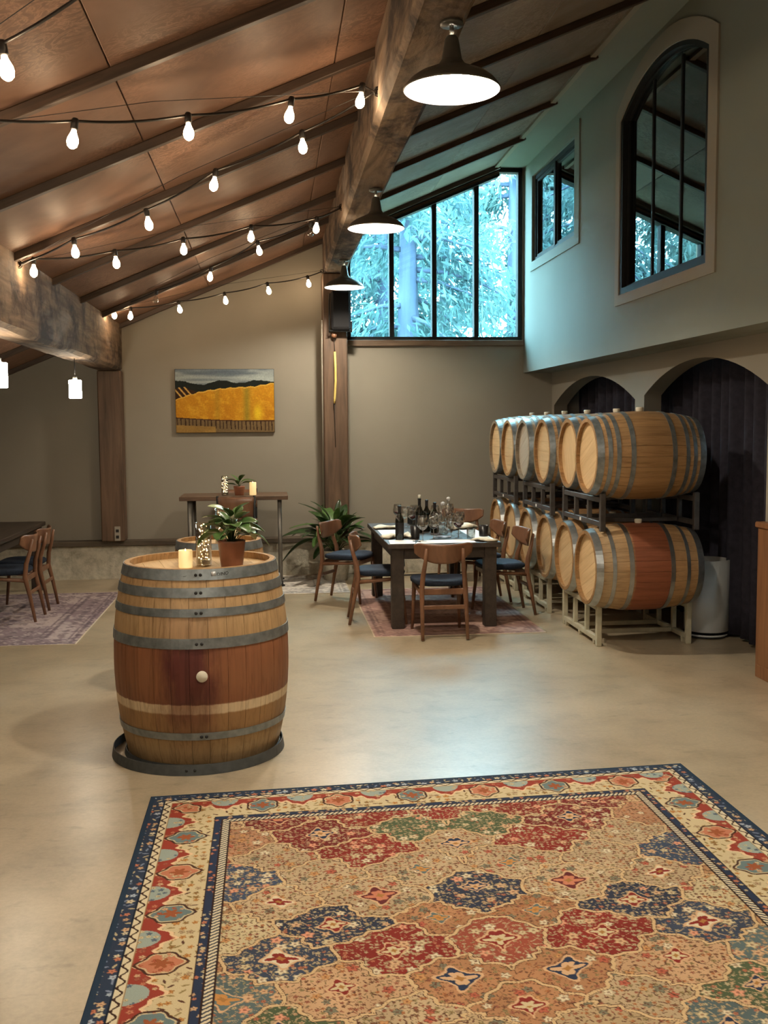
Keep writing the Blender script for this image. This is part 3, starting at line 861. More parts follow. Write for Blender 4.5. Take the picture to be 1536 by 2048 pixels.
for i in range(6):
    lab = 'nearest barrel of the lower row with a wine-red middle' if i == 0 else ordn[i] + ' wine barrel of the lower row on the cream racks'
    make_barrel(lab, (xb[i], ys_b[i], .630), (0, PI / 2, 0), BL, BRE, BRB, NS, H6, MT['oak_red' if i in (0, 3) else 'oak'], MT['head'], MT['steel_bright'], 'barrels stacked in two rows', 'b', bung=PI, twist=.07 * i)

# ---- racks
def rack(name, label, x0, x1, yc, hw, z0, z1, mat, group, feet, tagmat):
    t = thing(name, label, 'barrel rack', (0, yc, z0), 0, group)
    H = z1 - z0; w = .042
    for x in (x0, x1 - w):
        for y in (-hw, hw - w):
            o = MB().bx(x, x + w, y, y + w, 0, H, .004).build('upright', mat, t)
        for y in (-hw / 3 - w / 2, hw / 3 - w / 2):
            MB().bx(x + .004, x + w - .004, y, y + w - .006, .07, H - .055, .003).build('strut', mat, t)
        for zz in ((.035, .075), (H - .07, H - .03)):
            MB().bx(x + .004, x + w - .004, -hw + w, hw - w, zz[0], zz[1], .003).build('cross_rail', mat, t)
    for y in (-hw / 3, hw / 3):
        MB().bx(x0 + w, x1 - w, y - .02, y + .02, .04, .075, .003).build('long_rail', mat, t)
        MB().bx(x0 + w, x1 - w, y - .02, y + .02, H - .07, H - .035, .003).build('long_rail', mat, t)
    if feet:
        for x in (x0 + .005, x1 - .04):
            for y in (-hw + .08, -.02, hw - .12):
                MB().prism([(y, .036), (y + .05, .036), (y + .035, 0), (y + .015, 0)], 'x', x, x + .03).build('foot', mat, t)
    if tagmat:
        MB().bx(x0 - .002, x0 + .003, -.02, .01, .043, .068).build('paper_tag', tagmat, t)
    return t
for k, yc in enumerate((8.21, 9.64, 11.05)):
    rack('steel_barrel_rack', ('nearest', 'middle', 'farthest')[k] + ' dark steel rack between the barrel rows', 2.485, 3.27, yc, .53, .925, 1.215, MT['rack_dark'], 'dark racks under the upper barrels', False, MT['white'])
for k, yc in enumerate((8.33, 9.80, 11.12)):
    rack('wooden_barrel_rack', ('nearest', 'middle', 'farthest')[k] + ' cream painted rack on the floor under the lower barrels', 2.515, 3.29, yc, .49, 0.0, .355, MT['rack_pale'], 'cream racks under the lower barrels', True, None)

# ---- the big standing puncheon
pc = thing('standing_barrel', 'large upright wine barrel used as a table in the foreground', 'barrel', (-.395, 5.67, 0))
PRE, PRB, PN = .400, .468, 30
MT['punch'] = stave_mat('puncheon_staves', PA, .014, .07, (pc, PB))
pst = stave_mesh('stave', PL, PRE, PRB, PN, MT['punch'])
th0 = -PI / 2 + .03
for i in range(PN):
    link('stave', pst, pc, (0, 0, 0), (0, 0, th0 + 2 * PI * i / PN))
ph = [(.978, 1.032), (.893, .941), (.797, .838), (.638, .690), (.164, .202)]
MT['ink'] = plain('black_marker', (.01, .01, .01), .7)
MT['sticker'] = plain('silver_sticker', (.45, .46, .46), .35, .5)
for i, (a, b_) in enumerate(ph):
    h = link('hoop', hoop_mesh('hoop', a, b_, PL, PRE, PRB, MT['steel'], 72, .004), pc)
    zc = (a + b_) / 2
    R = prof_r(zc, PL, PRE, PRB) + .0055
    th = -PI / 2 + (.03 if i < 4 else .06)
    # riveted overlap: a raised second layer of the strap
    m = MB(); n = 6; vs = []; fs = []
    for k in range(n + 1):
        aa = th - .06 + .22 * k / n
        for (zz, dr) in ((a + .001, .0), (a + .001, .004), (b_ - .001, .004), (b_ - .001, .0)):
            rad = prof_r(zz, PL, PRE, PRB) + .005 + dr
            vs.append((rad * math.cos(aa), rad * math.sin(aa), zz))
    for k in range(n):
        for q in range(4):
            q2 = (q + 1) % 4
            fs.append((k * 4 + q, k * 4 + q2, k * 4 + 4 + q2, k * 4 + 4 + q))
    fs += [(3, 2, 1, 0), (n * 4, n * 4 + 1, n * 4 + 2, n * 4 + 3)]
    m.add(vs, fs).build('hoop_overlap', MT['steel'], h)
    for s_ in (0.0, .055):
        aa = th - .02 + s_
        o = MB().lathe([(.0085, 0), (.008, .003), (.004, .005)], 12).build('rivet', MT['rivet'], h, ((R + .004) * math.cos(aa), (R + .004) * math.sin(aa), zc))
        o.rotation_euler = (0, PI / 2, aa)
    if i == 0:
        # sticker and marker scrawl on the top hoop
        def on_hoop(aa, z, r_=.0): return ((R + r_) * math.cos(aa), (R + r_) * math.sin(aa), z)
        m = MB(); m.add([on_hoop(th + .165, zc - .016, .0012), on_hoop(th + .225, zc - .016, .0012), on_hoop(th + .225, zc + .014, .0012), on_hoop(th + .165, zc + .014, .0012)], [(0, 1, 2, 3)])
        solid(m, .0006).build('sticker', MT['sticker'], h)
        def scrawl(txt, a0, size, zz):
            cu = bpy.data.curves.new('t', 'FONT'); cu.body = txt; cu.size = size; cu.extrude = .0004
            o = bpy.data.objects.new('t', cu); COL.objects.link(o)
            dg = bpy.context.evaluated_depsgraph_get(); me = bpy.data.meshes.new_from_object(o.evaluated_get(dg))
            bpy.data.objects.remove(o); bpy.data.curves.remove(cu)
            for v in me.vertices:
                x, y, z = v.co
                aa = a0 + x / R
                v.co = ((R + .0012 + z) * math.cos(aa), (R + .0012 + z) * math.sin(aa), zz + y + .1 * x)
            me.materials.clear(); me.materials.append(MT['ink'])
            link('lettering', me, h)
        scrawl('DINO', th + .232, .024, zc - .010)
        scrawl('VSA', th - .005, .018, zc - .008)
        scrawl('LMC', th - .19, .013, zc - .014)
for z in (.05, PL - .047):
    link('head', head_mesh('head', prof_r(.05, PL, PRE, PRB) - .0275, MT['head'], 8), pc, (0, 0, z), (0, 0, .2))
o = MB().lathe([(.024, -.02), (.027, 0), (.029, .012), (.027, .018)], 24).build('bung', MT['silicone'], pc, (PRB * math.cos(th0 + .03), PRB * math.sin(th0 + .03), .500))
o.rotation_euler = (0, PI / 2, th0 + .03)
# its two fallen hoops lying on the floor around the foot
def loose_hoop(cx, cy, r, h, tilt, label):
    t = thing('loose_hoop', label, 'barrel hoop', (cx, cy, 0), 0, 'hoops fallen around the barrel foot')
    t.rotation_euler = (tilt[0], tilt[1], 0)
    t.location.z = r * math.sin(math.hypot(*tilt)) + .001
    MB().lathe_open([(r, 0), (r + .004, 0), (r - .004, h), (r - .008, h), (r, 0)], 80, (0, 0, 0), False).build('strap', MT['steel_dark'], t)
    for a in (-PI / 2 - .07, -PI / 2 + .02):
        q = MB().lathe([(.008, 0), (.007, .003), (.003, .005)], 10).build('rivet', MT['rivet'], t, ((r + .002) * math.cos(a), (r + .002) * math.sin(a), h * .5)); q.rotation_euler = (0, PI / 2, a)
loose_hoop(-.420, 5.630, .458, .052, (0, .0), 'loose steel hoop lying on the floor around the large barrel foot')
loose_hoop(-.397, 5.668, .421, .030, (0, 0), 'thinner loose hoop lying inside the larger fallen hoop')
# ---- second upright barrel hidden behind it
make_barrel('upright wine barrel standing behind the large foreground barrel', (-.385, 7.45, 0), (0, 0, 0), .95, .293, .345, 26, [(.002, .055), (.13, .16), (.27, .305), (.645, .68), (.79, .82), (.893, .948)], MT['oak'], MT['head'], MT['steel'], None, 'c', bung=-PI / 2)

# ------------------------------------------------------------------ rugs
def set_colors(me, cols):
    at = me.color_attributes.new('col', 'FLOAT_COLOR', 'POINT')
    rgba = np.ones((len(cols), 4), dtype=np.float32); rgba[:, :3] = cols
    at.data.foreach_set('color', rgba.ravel())
def S(*c):
    return np.array(lin(c), dtype=float)
def hash2(i, j, k=0):
    h = np.sin(i * 127.1 + j * 311.7 + k * 74.7) * 43758.5453
    return h - np.floor(h)
def vnoise(x, y, k=0):
    i, j = np.floor(x), np.floor(y); u, v = x - i, y - j
    u = u * u * (3 - 2 * u); v = v * v * (3 - 2 * v)
    a = hash2(i, j, k); b = hash2(i + 1, j, k); c = hash2(i, j + 1, k); d = hash2(i + 1, j + 1, k)
    return (a * (1 - u) + b * u) * (1 - v) + (c * (1 - u) + d * u) * v
def put(col, mask, c):
    m = np.clip(mask, 0, 1)[..., None]
    return col * (1 - m) + c * m
def flowers(col, x, y, cell, pal, dens=.75, k=0, leaf=None):
    """scattered rosettes and leaves on a jittered lattice"""
    gi, gj = np.floor(x / cell), np.floor(y / cell)
    for di in (-1, 0, 1):
        for dj in (-1, 0, 1):
            i, j = gi + di, gj + dj
            cx = (i + .5 + .5 * (hash2(i, j, k) - .5)) * cell; cy = (j + .5 + .5 * (hash2(i, j, k + 1) - .5)) * cell
            dx, dy = x - cx, y - cy
            r = np.hypot(dx, dy) / cell; a = np.arctan2(dy, dx)
            on = hash2(i, j, k + 2)
            size = .26 + .16 * hash2(i, j, k + 3)
            pet = size * (1 + .25 * np.cos(5 * a + 6 * hash2(i, j, k + 4)))
            sel = (hash2(i, j, k + 5) * len(pal)).astype(int) % len(pal)
            pc_ = np.array(pal)[sel]
            isf = on < dens * .62
            m = (r < pet) & isf
            col = np.where(m[..., None], pc_, col)
            ring_ = (r < pet) & (r > pet * .8) & isf
            col = np.where(ring_[..., None], col * .55, col)
            col = np.where(((r < size * .3) & isf)[..., None], pc_ * .35 + S(120, 50, 35) * .4, col)
            if leaf is not None:
                th = 6.28 * hash2(i, j, k + 6)
                lx = dx * np.cos(th) + dy * np.sin(th); ly = -dx * np.sin(th) + dy * np.cos(th)
                ml = ((lx / (.42 * cell)) ** 2 + (ly / (.13 * cell)) ** 2 < 1) & (on >= dens * .62) & (on < dens + .15)
                col = np.where(ml[..., None], np.array(leaf)[sel % len(leaf)], col)
    return col
CREAM = S(198, 180, 142); IVORY = S(210, 196, 164); REDR = S(128, 44, 36); NAVY = S(42, 52, 74); GREEN = S(76, 88, 62); GOLD = S(188, 134, 74); ROSE = S(190, 120, 90); TEAL = S(92, 108, 108); BROWN = S(70, 44, 32); PEACH = S(202, 164, 126); BLUE = S(70, 92, 116); TAN = S(176, 151, 116)
def persian(u, v, W, Lr):
    """colours of the large rug; u across (0..W), v from the far edge (0..Lr), metres"""
    e = np.minimum(np.minimum(u, W - u), np.minimum(v, Lr - v))
    side = np.minimum(u, W - u) < np.minimum(v, Lr - v)
    s = np.where(side, v, u)               # runs along the border
    col = np.empty(u.shape + (3,)); col[:] = CREAM
    # ---- field: staggered cartouches of varying size, mirrored about the middle
    sx, sy = .37, .205
    uc = np.abs(u - W / 2); vc = v - .39
    uc = uc + .012 * np.sin(vc * 31) ; vq = vc + .010 * np.sin(uc * 27)
    best = np.full(u.shape, 9.0); sec = np.full(u.shape, 9.0); bi = np.zeros(u.shape, int); bj = np.zeros(u.shape, int); bdx = np.zeros(u.shape); bdy = np.zeros(u.shape)
    j0 = np.floor(vq / sy)
    for dj in (-2, -1, 0, 1, 2, 3):
        j = j0 + dj
        offx = np.where(j % 2 == 0, 0.0, sx / 2)
        i0 = np.round((uc - offx) / sx)
        for di in (-1, 0, 1):
            i = i0 + di
            cx = offx + i * sx; cy = j * sy
            dx, dy = uc - cx, vq - cy
            a = np.arctan2(dy / sy, dx / sx)
            big_ = hash2(np.round(np.abs(cx) * 20), j, 3)
            d = (np.abs(dx / (sx * .56)) ** 1.3 + np.abs(dy / (sy * .86)) ** 1.3) ** (1 / 1.3) + .075 * np.cos(8 * a) + .045 * np.cos(16 * a) - .50 * (big_ - .5)
            m = d < best
            sec = np.where(m, best, np.minimum(sec, d))
            bi = np.where(m, np.round(np.abs(cx) / (sx / 2)).astype(int), bi); bj = np.where(m, j.astype(int), bj)
            bdx = np.where(m, dx, bdx); bdy = np.where(m, dy, bdy)
            best = np.where(m, d, best)
    SAND = S(180, 157, 124)
    pal = [REDR, SAND, S(58, 66, 82), PEACH * .85, GREEN, SAND, S(168, 122, 86), TEAL * .85, S(168, 128, 92), REDR, S(150, 76, 58), TAN, S(92, 92, 72), S(112, 40, 36), S(62, 74, 94), CREAM, S(174, 130, 98), S(48, 54, 70)]
    pid = (hash2(bi + .5, bj + .5, 77) * 997).astype(int) % len(pal)
    fcol = np.array(pal)[pid]
    fcol = fcol * (1 + .30 * (vnoise(u * 8, v * 8, 5) - .5))[..., None]
    dark = np.isin(pid, [0, 2, 4, 7, 9, 10, 12, 13, 14, 17])
    rr_ = np.hypot(bdx, bdy); aa = np.arctan2(bdy, bdx)
    base_ = fcol.copy()
    f1 = flowers(base_.copy(), u, v, .022, [base_.mean() * 0 + PEACH * .8, CREAM * .8, TAN, ROSE * .8], .62, 11, [CREAM * .7, TAN * .8, S(140, 128, 90)])
    f1 = flowers(f1, u + .01, v, .052, [IVORY, PEACH, CREAM, S(214, 150, 120)], .62, 15)
    f2 = flowers(base_.copy(), u, v, .020, [S(150, 96, 72), S(120, 84, 60), S(140, 124, 84), S(168, 110, 70)], .70, 23, [S(110, 92, 64), BROWN * 2, S(140, 90, 66)])
    f2 = flowers(f2, u + .01, v, .048, [S(176, 96, 74), IVORY, S(120, 116, 96), S(190, 140, 90)], .50, 27)
    fcol = np.where(dark[..., None], f1, f2)
    vine = np.abs(np.sin(u * 62 + 3.0 * np.sin(v * 38)) * np.sin(v * 58 + 2.4 * np.sin(u * 41)))
    fcol = np.where((vine < .03)[..., None], np.where(dark[..., None], TAN, BROWN * 1.8), fcol)
    hasm = hash2(bi, bj, 19) > .35
    med = .050 * (1 + .24 * np.cos(4 * aa) + .08 * np.cos(8 * aa)) * (.7 + .6 * hash2(bi, bj, 9)) * hasm
    mi = (pid * 3 + bj) % 5
    mcol = np.array([NAVY, REDR, IVORY, TEAL, S(96, 40, 40)])[mi]
    fcol = np.where((rr_ < med)[..., None], mcol, fcol)
    fcol = np.where(((rr_ < med) & (rr_ > med * .84))[..., None], PEACH, fcol)
    fcol = np.where((rr_ < med * .58 * (1 + .25 * np.cos(6 * aa)))[..., None], np.array([PEACH, CREAM, REDR, GOLD, ROSE])[mi], fcol)
    fcol = np.where((rr_ < med * .22)[..., None], GOLD * .7, fcol)
    edge = sec - best
    gy, gx = np.gradient(edge, v[:, 0], u[0])
    dist = edge / np.maximum(np.hypot(gx, gy), 1.5)
    fcol = put(fcol, dist < .0085, BROWN * 1.1)
    fcol = put(fcol, dist < .0060, S(200, 170, 128))
    fcol = put(fcol, dist < .0012, BROWN * 1.6)
    col = fcol
    # ---- border bands from inside outwards
    def band(a, b): return (e >= a) & (e < b)
    g = band(.352, .382); col = np.where(g[..., None], IVORY, col)
    z = ((s * 46 + (e - .352) * 33) % 1.0) < .42
    col = np.where((g & z)[..., None], NAVY * .8, col)
    g = band(.312, .352); c = flowers(np.broadcast_to(NAVY, col.shape).copy(), u, v, .026, [PEACH, CREAM, ROSE], .9, 31)
    col = np.where(g[..., None], c, col)
    for t in (.350, .312, .382): col = np.where((np.abs(e - t) < .0035)[..., None], BROWN * .5, col)
    g = band(.110, .312)
    q = (e - .110) / .202
    c = flowers(np.broadcast_to(CREAM, col.shape).copy(), u, v, .034, [GOLD, S(150, 118, 70), TAN], .7, 41, [S(140, 120, 76), BROWN * 1.6])
    per = .70; ph = (s / per) % 1.0
    wave = .34 + .20 * np.cos(2 * PI * ph * 2) + .07 * np.cos(2 * PI * ph * 6) + .04 * np.sin(2 * PI * ph * 14)
    rm = q < wave
    c = np.where(rm[..., None], flowers(np.broadcast_to(S(146, 60, 46), col.shape).copy(), u, v, .03, [ROSE, PEACH, S(160, 90, 70)], .7, 47), c)
    c = np.where((np.abs(q - wave) < .035)[..., None], S(222, 190, 150), c)
    idx = np.floor(s / (per / 2)).astype(int)
    pm = ((s / (per / 2)) % 1.0) - .5
    k_ = (np.abs(pm * per / 2 / .078) ** 1.5 + np.abs((q - .46) * .202 / .086) ** 1.5)
    k_ = k_ + .10 * np.cos(6 * np.arctan2((q - .46) * .202, pm * per / 2))
    odd = (idx % 2 == 0)
    pcol = np.where(odd[..., None], ROSE * .95, TEAL * 1.25)
    pf = flowers(pcol.copy(), u, v, .028, [S(170, 90, 60), PEACH, CREAM], .7, 53)
    c = np.where((k_ < 1.0)[..., None], pf, c)
    c = np.where(((k_ < 1.0) & (k_ > .82))[..., None], BROWN, c)
    c = np.where(((k_ < .80) & (k_ > .70))[..., None], CREAM, c)
    c = np.where((k_ < .22)[..., None], S(150, 84, 50), c)
    # half palmettes in blue at the outer side
    hm = ((np.abs(((s / (per / 2) + .5) % 1.0) - .5) * per / 2 / .062) ** 2 + (q * .202 / .075) ** 2) < 1
    c = np.where(hm[..., None], flowers(np.broadcast_to(S(150, 160, 150), col.shape).copy(), u, v, .026, [CREAM, S(90, 110, 125)], .7, 59), c)
    col = np.where(g[..., None], c, col)
    for t in (.110, .100): col = np.where((np.abs(e - t) < .002)[..., None], S(150, 120, 80), col)
    g = band(.072, .108); col = np.where(g[..., None], IVORY, col)
    zz = np.abs((e - .090) - .010 * np.sin(s * 95)) < .0045
    col = np.where((g & zz)[..., None], BROWN * .7, col)
    g = band(.0, .072); c = flowers(np.broadcast_to(S(46, 56, 74), col.shape).copy(), u, v, .036, [IVORY, PEACH, S(170, 180, 190), ROSE], .92, 61, [CREAM * .8, S(120, 130, 150)])
    col = np.where(g[..., None], c, col)
    col = np.where((np.abs(e - .072) < .004)[..., None], NAVY * .4, col)
    col = np.where((e < .022)[..., None], S(38, 54, 72), col)
    return np.clip(col, 0.004, 1)
def rug_grid(name, P0, ex, ey, us, vs, colfn, th, mat, label, W, Lr):
    U, V = np.meshgrid(us, vs)
    cols = colfn(U, V)
    nu, nv = len(us), len(vs)
    P = np.zeros((nv * nu, 3)); uf, vf = U.ravel(), V.ravel()
    P[:, 0] = P0[0] + ex[0] * uf + ey[0] * vf; P[:, 1] = P0[1] + ex[1] * uf + ey[1] * vf
    P[:, 2] = th
    idx = np.arange(nv * nu).reshape(nv, nu)
    q = np.stack([idx[:-1, :-1], idx[1:, :-1], idx[1:, 1:], idx[:-1, 1:]], -1).reshape(-1, 4)
    # skirt
    rim = np.concatenate([idx[0, :], idx[1:, -1], idx[-1, -2::-1], idx[-2:0:-1, 0]])
    base = len(P); low = P[rim].copy(); low[:, 2] = 0.0006
    P = np.vstack([P, low]); n = len(rim)
    a = np.arange(n); b = (a + 1) % n
    sk = np.stack([rim[a], rim[b], base + b, base + a], -1)
    F = np.vstack([q, sk])
    me = bpy.data.meshes.new(name)
    me.vertices.add(len(P)); me.vertices.foreach_set('co', P.ravel())
    me.loops.add(F.size); me.loops.foreach_set('vertex_index', F.ravel().astype(np.int32))
    me.polygons.add(len(F)); me.polygons.foreach_set('loop_start', (np.arange(len(F)) * 4).astype(np.int32))
    me.update(calc_edges=True)
    set_colors(me, np.vstack([cols.reshape(-1, 3), cols.reshape(-1, 3)[rim] * .5]))
    me.materials.append(mat)
    return tag(link(name, me), label, 'rug')
MT['pile'] = vcol('wool_pile', .92, .10, 330, .3)
RW, RL = 2.657, 3.66
ex = np.array([2.653, .144]) / RW; ey = np.array([.004, -1.0])
us = np.linspace(0, RW, 760); vs = np.concatenate([np.linspace(0, 2.26, 690), np.linspace(2.26, RL, 60)[1:]])
rug_grid('persian_rug', (-.594, 4.875), ex, ey, us, vs, lambda u, v: persian(u, v, RW, RL), .009, MT['pile'], 'large multicoloured Persian rug with navy border filling the foreground', RW, RL)
def faded(c1, c2, c3, W, Lr, seed):
    def fn(u, v):
        e = np.minimum(np.minimum(u, W - u), np.minimum(v, Lr - v))
        a = vnoise(u * 5, v * 5, seed); b = vnoise(u * 26, v * 40, seed + 1); d = vnoise(u * 60, v * 60, seed + 2)
        col = np.empty(u.shape + (3,)); col[:] = c1
        col = put(col, ((a * .45 + b * .45 + d * .25) > .56).astype(float) * .8, c2)
        lat = np.abs(np.sin(u * 22) * np.sin(v * 17))
        col = put(col, ((lat > .72) & (d > .35)).astype(float) * .55, c3)
        for t, w in ((.06, .012), (.10, .006), (.30, .014), (.36, .007)):
            col = put(col, ((np.abs(e - t) < w) & (d > .22)).astype(float) * .7, c3)
        bd = (e > .10) & (e < .30)
        mot = (np.abs(((u * 6.5) % 1) - .5) + np.abs(((v * 6.5) % 1) - .5)) < .27
        col = put(col, (bd & mot & (d > .25)).astype(float) * .6, c2 * .75)
        col = col * (1 + .25 * (b - .5))[..., None]
        col = np.where((e < .012)[..., None], S(205, 190, 165), col)
        return np.clip(col, .004, 1)
    return fn
def small_rug(x0, x1, y0, y1, c1, c2, c3, seed, label, step=.016):
    W, Lr = x1 - x0, y1 - y0
    rug_grid('area_rug', (x0, y1), (1, 0), (0, -1), np.linspace(0, W, int(W / step)), np.linspace(0, Lr, int(Lr / step)), faded(c1, c2, c3, W, Lr, seed), .006, MT['pile'], label, W, Lr)
small_rug(.815, 2.27, 8.43, 10.95, S(182, 150, 136), S(142, 110, 102), S(118, 92, 88), 3, 'faded pink rug under the set dining table')
small_rug(-4.0, -1.60, 8.50, 11.18, S(182, 166, 164), S(124, 108, 116), S(96, 82, 92), 8, 'faded purple grey rug under the table at left')
small_rug(-1.15, .80, 10.76, 12.10, S(212, 205, 196), S(150, 145, 140), S(128, 122, 118), 15, 'pale grey patterned rug under the high table by the back wall')

# ------------------------------------------------------------------ dining chairs and tables
def make_chair(label, loc, rz, group):
    t = thing('dining_chair', label, 'chair', loc, rz, group)
    return t
def chair_meshes():
    P = []
    # seat pad: soft trapezoid
    m = MB(); n = 28; rings = []
    prof = [(.0, .86), (.012, .98), (.028, 1.0), (.042, .95), (.050, .80), (.053, .4), (.053, .05)]
    vs, fs = [], []
    for (z, s_) in prof:
        for k in range(n):
            a = 2 * PI * k / n
            cx = math.copysign(abs(math.cos(a)) ** .55, math.cos(a)); cy = math.copysign(abs(math.sin(a)) ** .6, math.sin(a))
            w = .232 + .022 * cy
            dip = -.012 * (1 - s_) if z > .04 else 0
            vs.append((cx * w * s_, cy * .215 * s_, .425 + z + .012 * (cx * cx) * (z > .02) * s_ + dip))
    for i in range(len(prof) - 1):
        for k in range(n):
            k2 = (k + 1) % n
            fs.append((i * n + k, i * n + k2, (i + 1) * n + k2, (i + 1) * n + k))
    fs += [tuple(range(n))[::-1], tuple((len(prof) - 1) * n + k for k in range(n))]
    m.add(vs, fs, True); P.append(('seat', m.mesh('seat', MT['navy'])))
    # backrest
    b = MB()
    def fn(u, v):
        s_ = 2 * u - 1
        top = .778 + .014 * s_ * s_ - .05 * max(0, abs(s_) - .86) ** 1.0 * 3
        bot = .618 + .085 * abs(s_) ** 2.6
        z = bot + (top - bot) * v
        return (.245 * s_ * (1 - .03 * (1 - v)), -.268 + .075 * s_ * s_ - .02 * (v - .5), z)
    b.grid(fn, 20, 8)
    P.append(('backrest', solid(b, .013).mesh('backrest', MT['walnut'])))
    for s_ in (-1, 1):
        P.append(('leg', MB().tube([(s_ * .185, -.285, 0), (s_ * .182, -.245, .22), (s_ * .180, -.205, .40), (s_ * .170, -.215, .52), (s_ * .155, -.252, .64), (s_ * .150, -.272, .745)], [.0135, .018, .022, .021, .017, .012], 10).mesh('leg', MT['walnut'])))
        P.append(('leg', MB().tube([(s_ * .205, .215, 0), (s_ * .195, .185, .25), (s_ * .19, .175, .42)], [.0125, .017, .021], 10).mesh('leg', MT['walnut'])))
        P.append(('side_rail', MB().tube([(s_ * .180, -.205, .375), (s_ * .19, 0, .392), (s_ * .19, .175, .405)], [.018, .016, .018], 8).mesh('side_rail', MT['walnut'])))
    P.append(('rear_stretcher', MB().box((0, -.240, .262), (.345, .016, .034), None, .005).mesh('rear_stretcher', MT['walnut'])))
    P.append(('front_rail', MB().box((0, .178, .40), (.37, .02, .045), None, .005).mesh('front_rail', MT['walnut'])))
    P.append(('back_rail', MB().box((0, -.205, .385), (.34, .02, .05), None, .005).mesh('back_rail', MT['walnut'])))
    return P
CM = chair_meshes()
def chair(label, x, y, rz, group):
    t = thing('dining_chair', label, 'chair', (x, y, .0065), rz, group)
    for nm, me in CM: link(nm, me, t)
    return t
G1 = 'chairs around the set dining table'; G2 = 'chairs at the table on the left'
chair('walnut chair with navy seat at the table corner beside the floor plant', .745, 10.30, -PI / 2 - .5, G1)
chair('walnut chair on the left side of the dining table, nearer than the plant', .945, 9.16, -PI / 2 - .04, G1)
chair('walnut chair with its back to the viewer at the near table end', 1.375, 8.51, 0.0, G1)
chair('walnut chair on the right side of the dining table, nearer one', 2.085, 9.40, PI / 2 + .05, G1)
chair('walnut chair on the right side of the dining table, half hidden further one', 2.02, 10.10, PI / 2 + .05, G1)
chair('walnut chair facing the viewer at the far table corner by the back wall', 2.09, 11.5, PI - .35, G1)
chair('nearer walnut chair at the dark table on the left edge', -2.42, 9.72, PI / 2 - .02, G2)
chair('further walnut chair at the dark table on the left edge', -2.42, 10.31, PI / 2 - .02, G2)

def table(label, x0, x1, y0, y1, h, lw=.105, z0=.0065):
    t = thing('dining_table', label, 'table', ((x0 + x1) / 2, (y0 + y1) / 2, z0))
    hx, hy = (x1 - x0) / 2, (y1 - y0) / 2; h -= z0
    MB().bx(-hx, hx, -hy, hy, h - .042, h, .004).build('table_top', MT['espresso'], t)
    i = .035
    for sx in (-1, 1):
        for sy in (-1, 1):
            cx, cy = sx * (hx - i - lw / 2), sy * (hy - i - lw / 2)
            MB().bx(cx - lw / 2, cx + lw / 2, cy - lw / 2, cy + lw / 2, 0, h - .042, .004).build('leg', MT['espresso'], t)
    for sx in (-1, 1):
        cx = sx * (hx - i - .03)
        MB().bx(cx - .012, cx + .012, -hy + i + lw, hy - i - lw, h - .135, h - .042, .002).build('apron', MT['espresso'], t)
    for sy in (-1, 1):
        cy = sy * (hy - i - .03)
        MB().bx(-hx + i + lw, hx - i - lw, cy - .012, cy + .012, h - .135, h - .042, .002).build('apron', MT['espresso'], t)
table('dark espresso dining table set with bottles and wine glasses', .965, 1.945, 8.70, 10.62, .742)
table('dark dining table cut off by the left picture edge', -3.45, -2.44, 9.05, 11.50, .742)

# ---- things on the dining table
TZ = .7425
def paper(label, pts):
    tag(MB().prism(pts, 'z', TZ, TZ + .0016).build('placemat', MT['white']), label, 'placemat', 'white paper placemats on the dining table')
paper('white paper placemat at the near left corner of the table', [(.985, 8.715), (1.20, 8.715), (1.235, 8.985), (1.005, 9.01)])
paper('long white paper placemat along the near table edge', [(1.205, 8.712), (1.73, 8.715), (1.735, 8.955), (1.26, 8.945)])
paper('white paper placemat on the far left of the table', [(.99, 9.20), (1.16, 9.18), (1.18, 9.89), (1.0, 9.92)])
paper('white paper placemat along the right table edge', [(1.765, 8.93), (1.93, 8.95), (1.935, 9.78), (1.765, 9.76)])
def napkin(label, x, y, rz, sx=.16, sy=.07, h=.05, seed=0):
    h *= .62
    rs = random.Random(seed)
    ph = [rs.uniform(0, 6) for _ in range(6)]
    m = MB(); n, k = 18, 10
    vs, fs = [], []
    for i in range(n + 1):
        t = i / n
        w = sy * (.55 + .45 * math.sin(PI * (0.15 + .7 * t))) * (1 + .15 * math.sin(7 * t + ph[0]))
        hh = h * (.5 + .5 * math.sin(PI * (.12 + .76 * t))) * (1 + .2 * math.sin(9 * t + ph[1]))
        for q in range(k):
            a = 2 * PI * q / k
            r = 1 + .16 * math.sin(3 * a + ph[2] + 4 * t) + .13 * math.sin(7 * a + ph[3] + 11 * t) + .1 * math.sin(19 * t + ph[4])
            vs.append((sx * (t - .5) * 2 * .9, w * math.cos(a) * r, max(.0, hh * (.5 + .5 * math.sin(a) * r))))
    for i in range(n):
        for q in range(k):
            q2 = (q + 1) % k
            fs.append((i * k + q, i * k + q2, (i + 1) * k + q2, (i + 1) * k + q))
    fs += [tuple(range(k))[::-1], tuple(n * k + q for q in range(k))]
    m.add(vs, fs, True)
    o = m.build('napkin', MT['linen'], None, (x, y, TZ + .002), (0, 0, rz))
    tag(o, label, 'napkin', 'cream napkins on the dining table')
napkin('folded cream napkin at the far left place', 1.10, 10.02, .15, .14, .075, .055, 1)
napkin('rolled cream napkin left of the dark wine bottle', 1.035, 9.18, 1.1, .10, .055, .06, 2)
napkin('cream napkin between the dark bottle and the black cup', 1.185, 9.17, -.5, .07, .05, .07, 3)
napkin('puffed cream napkin at the far right place', 1.82, 9.88, .35, .15, .08, .085, 4)
napkin('cream napkin hanging at the near right table corner', 1.82, 8.815, -.7, .13, .06, .045, 5)
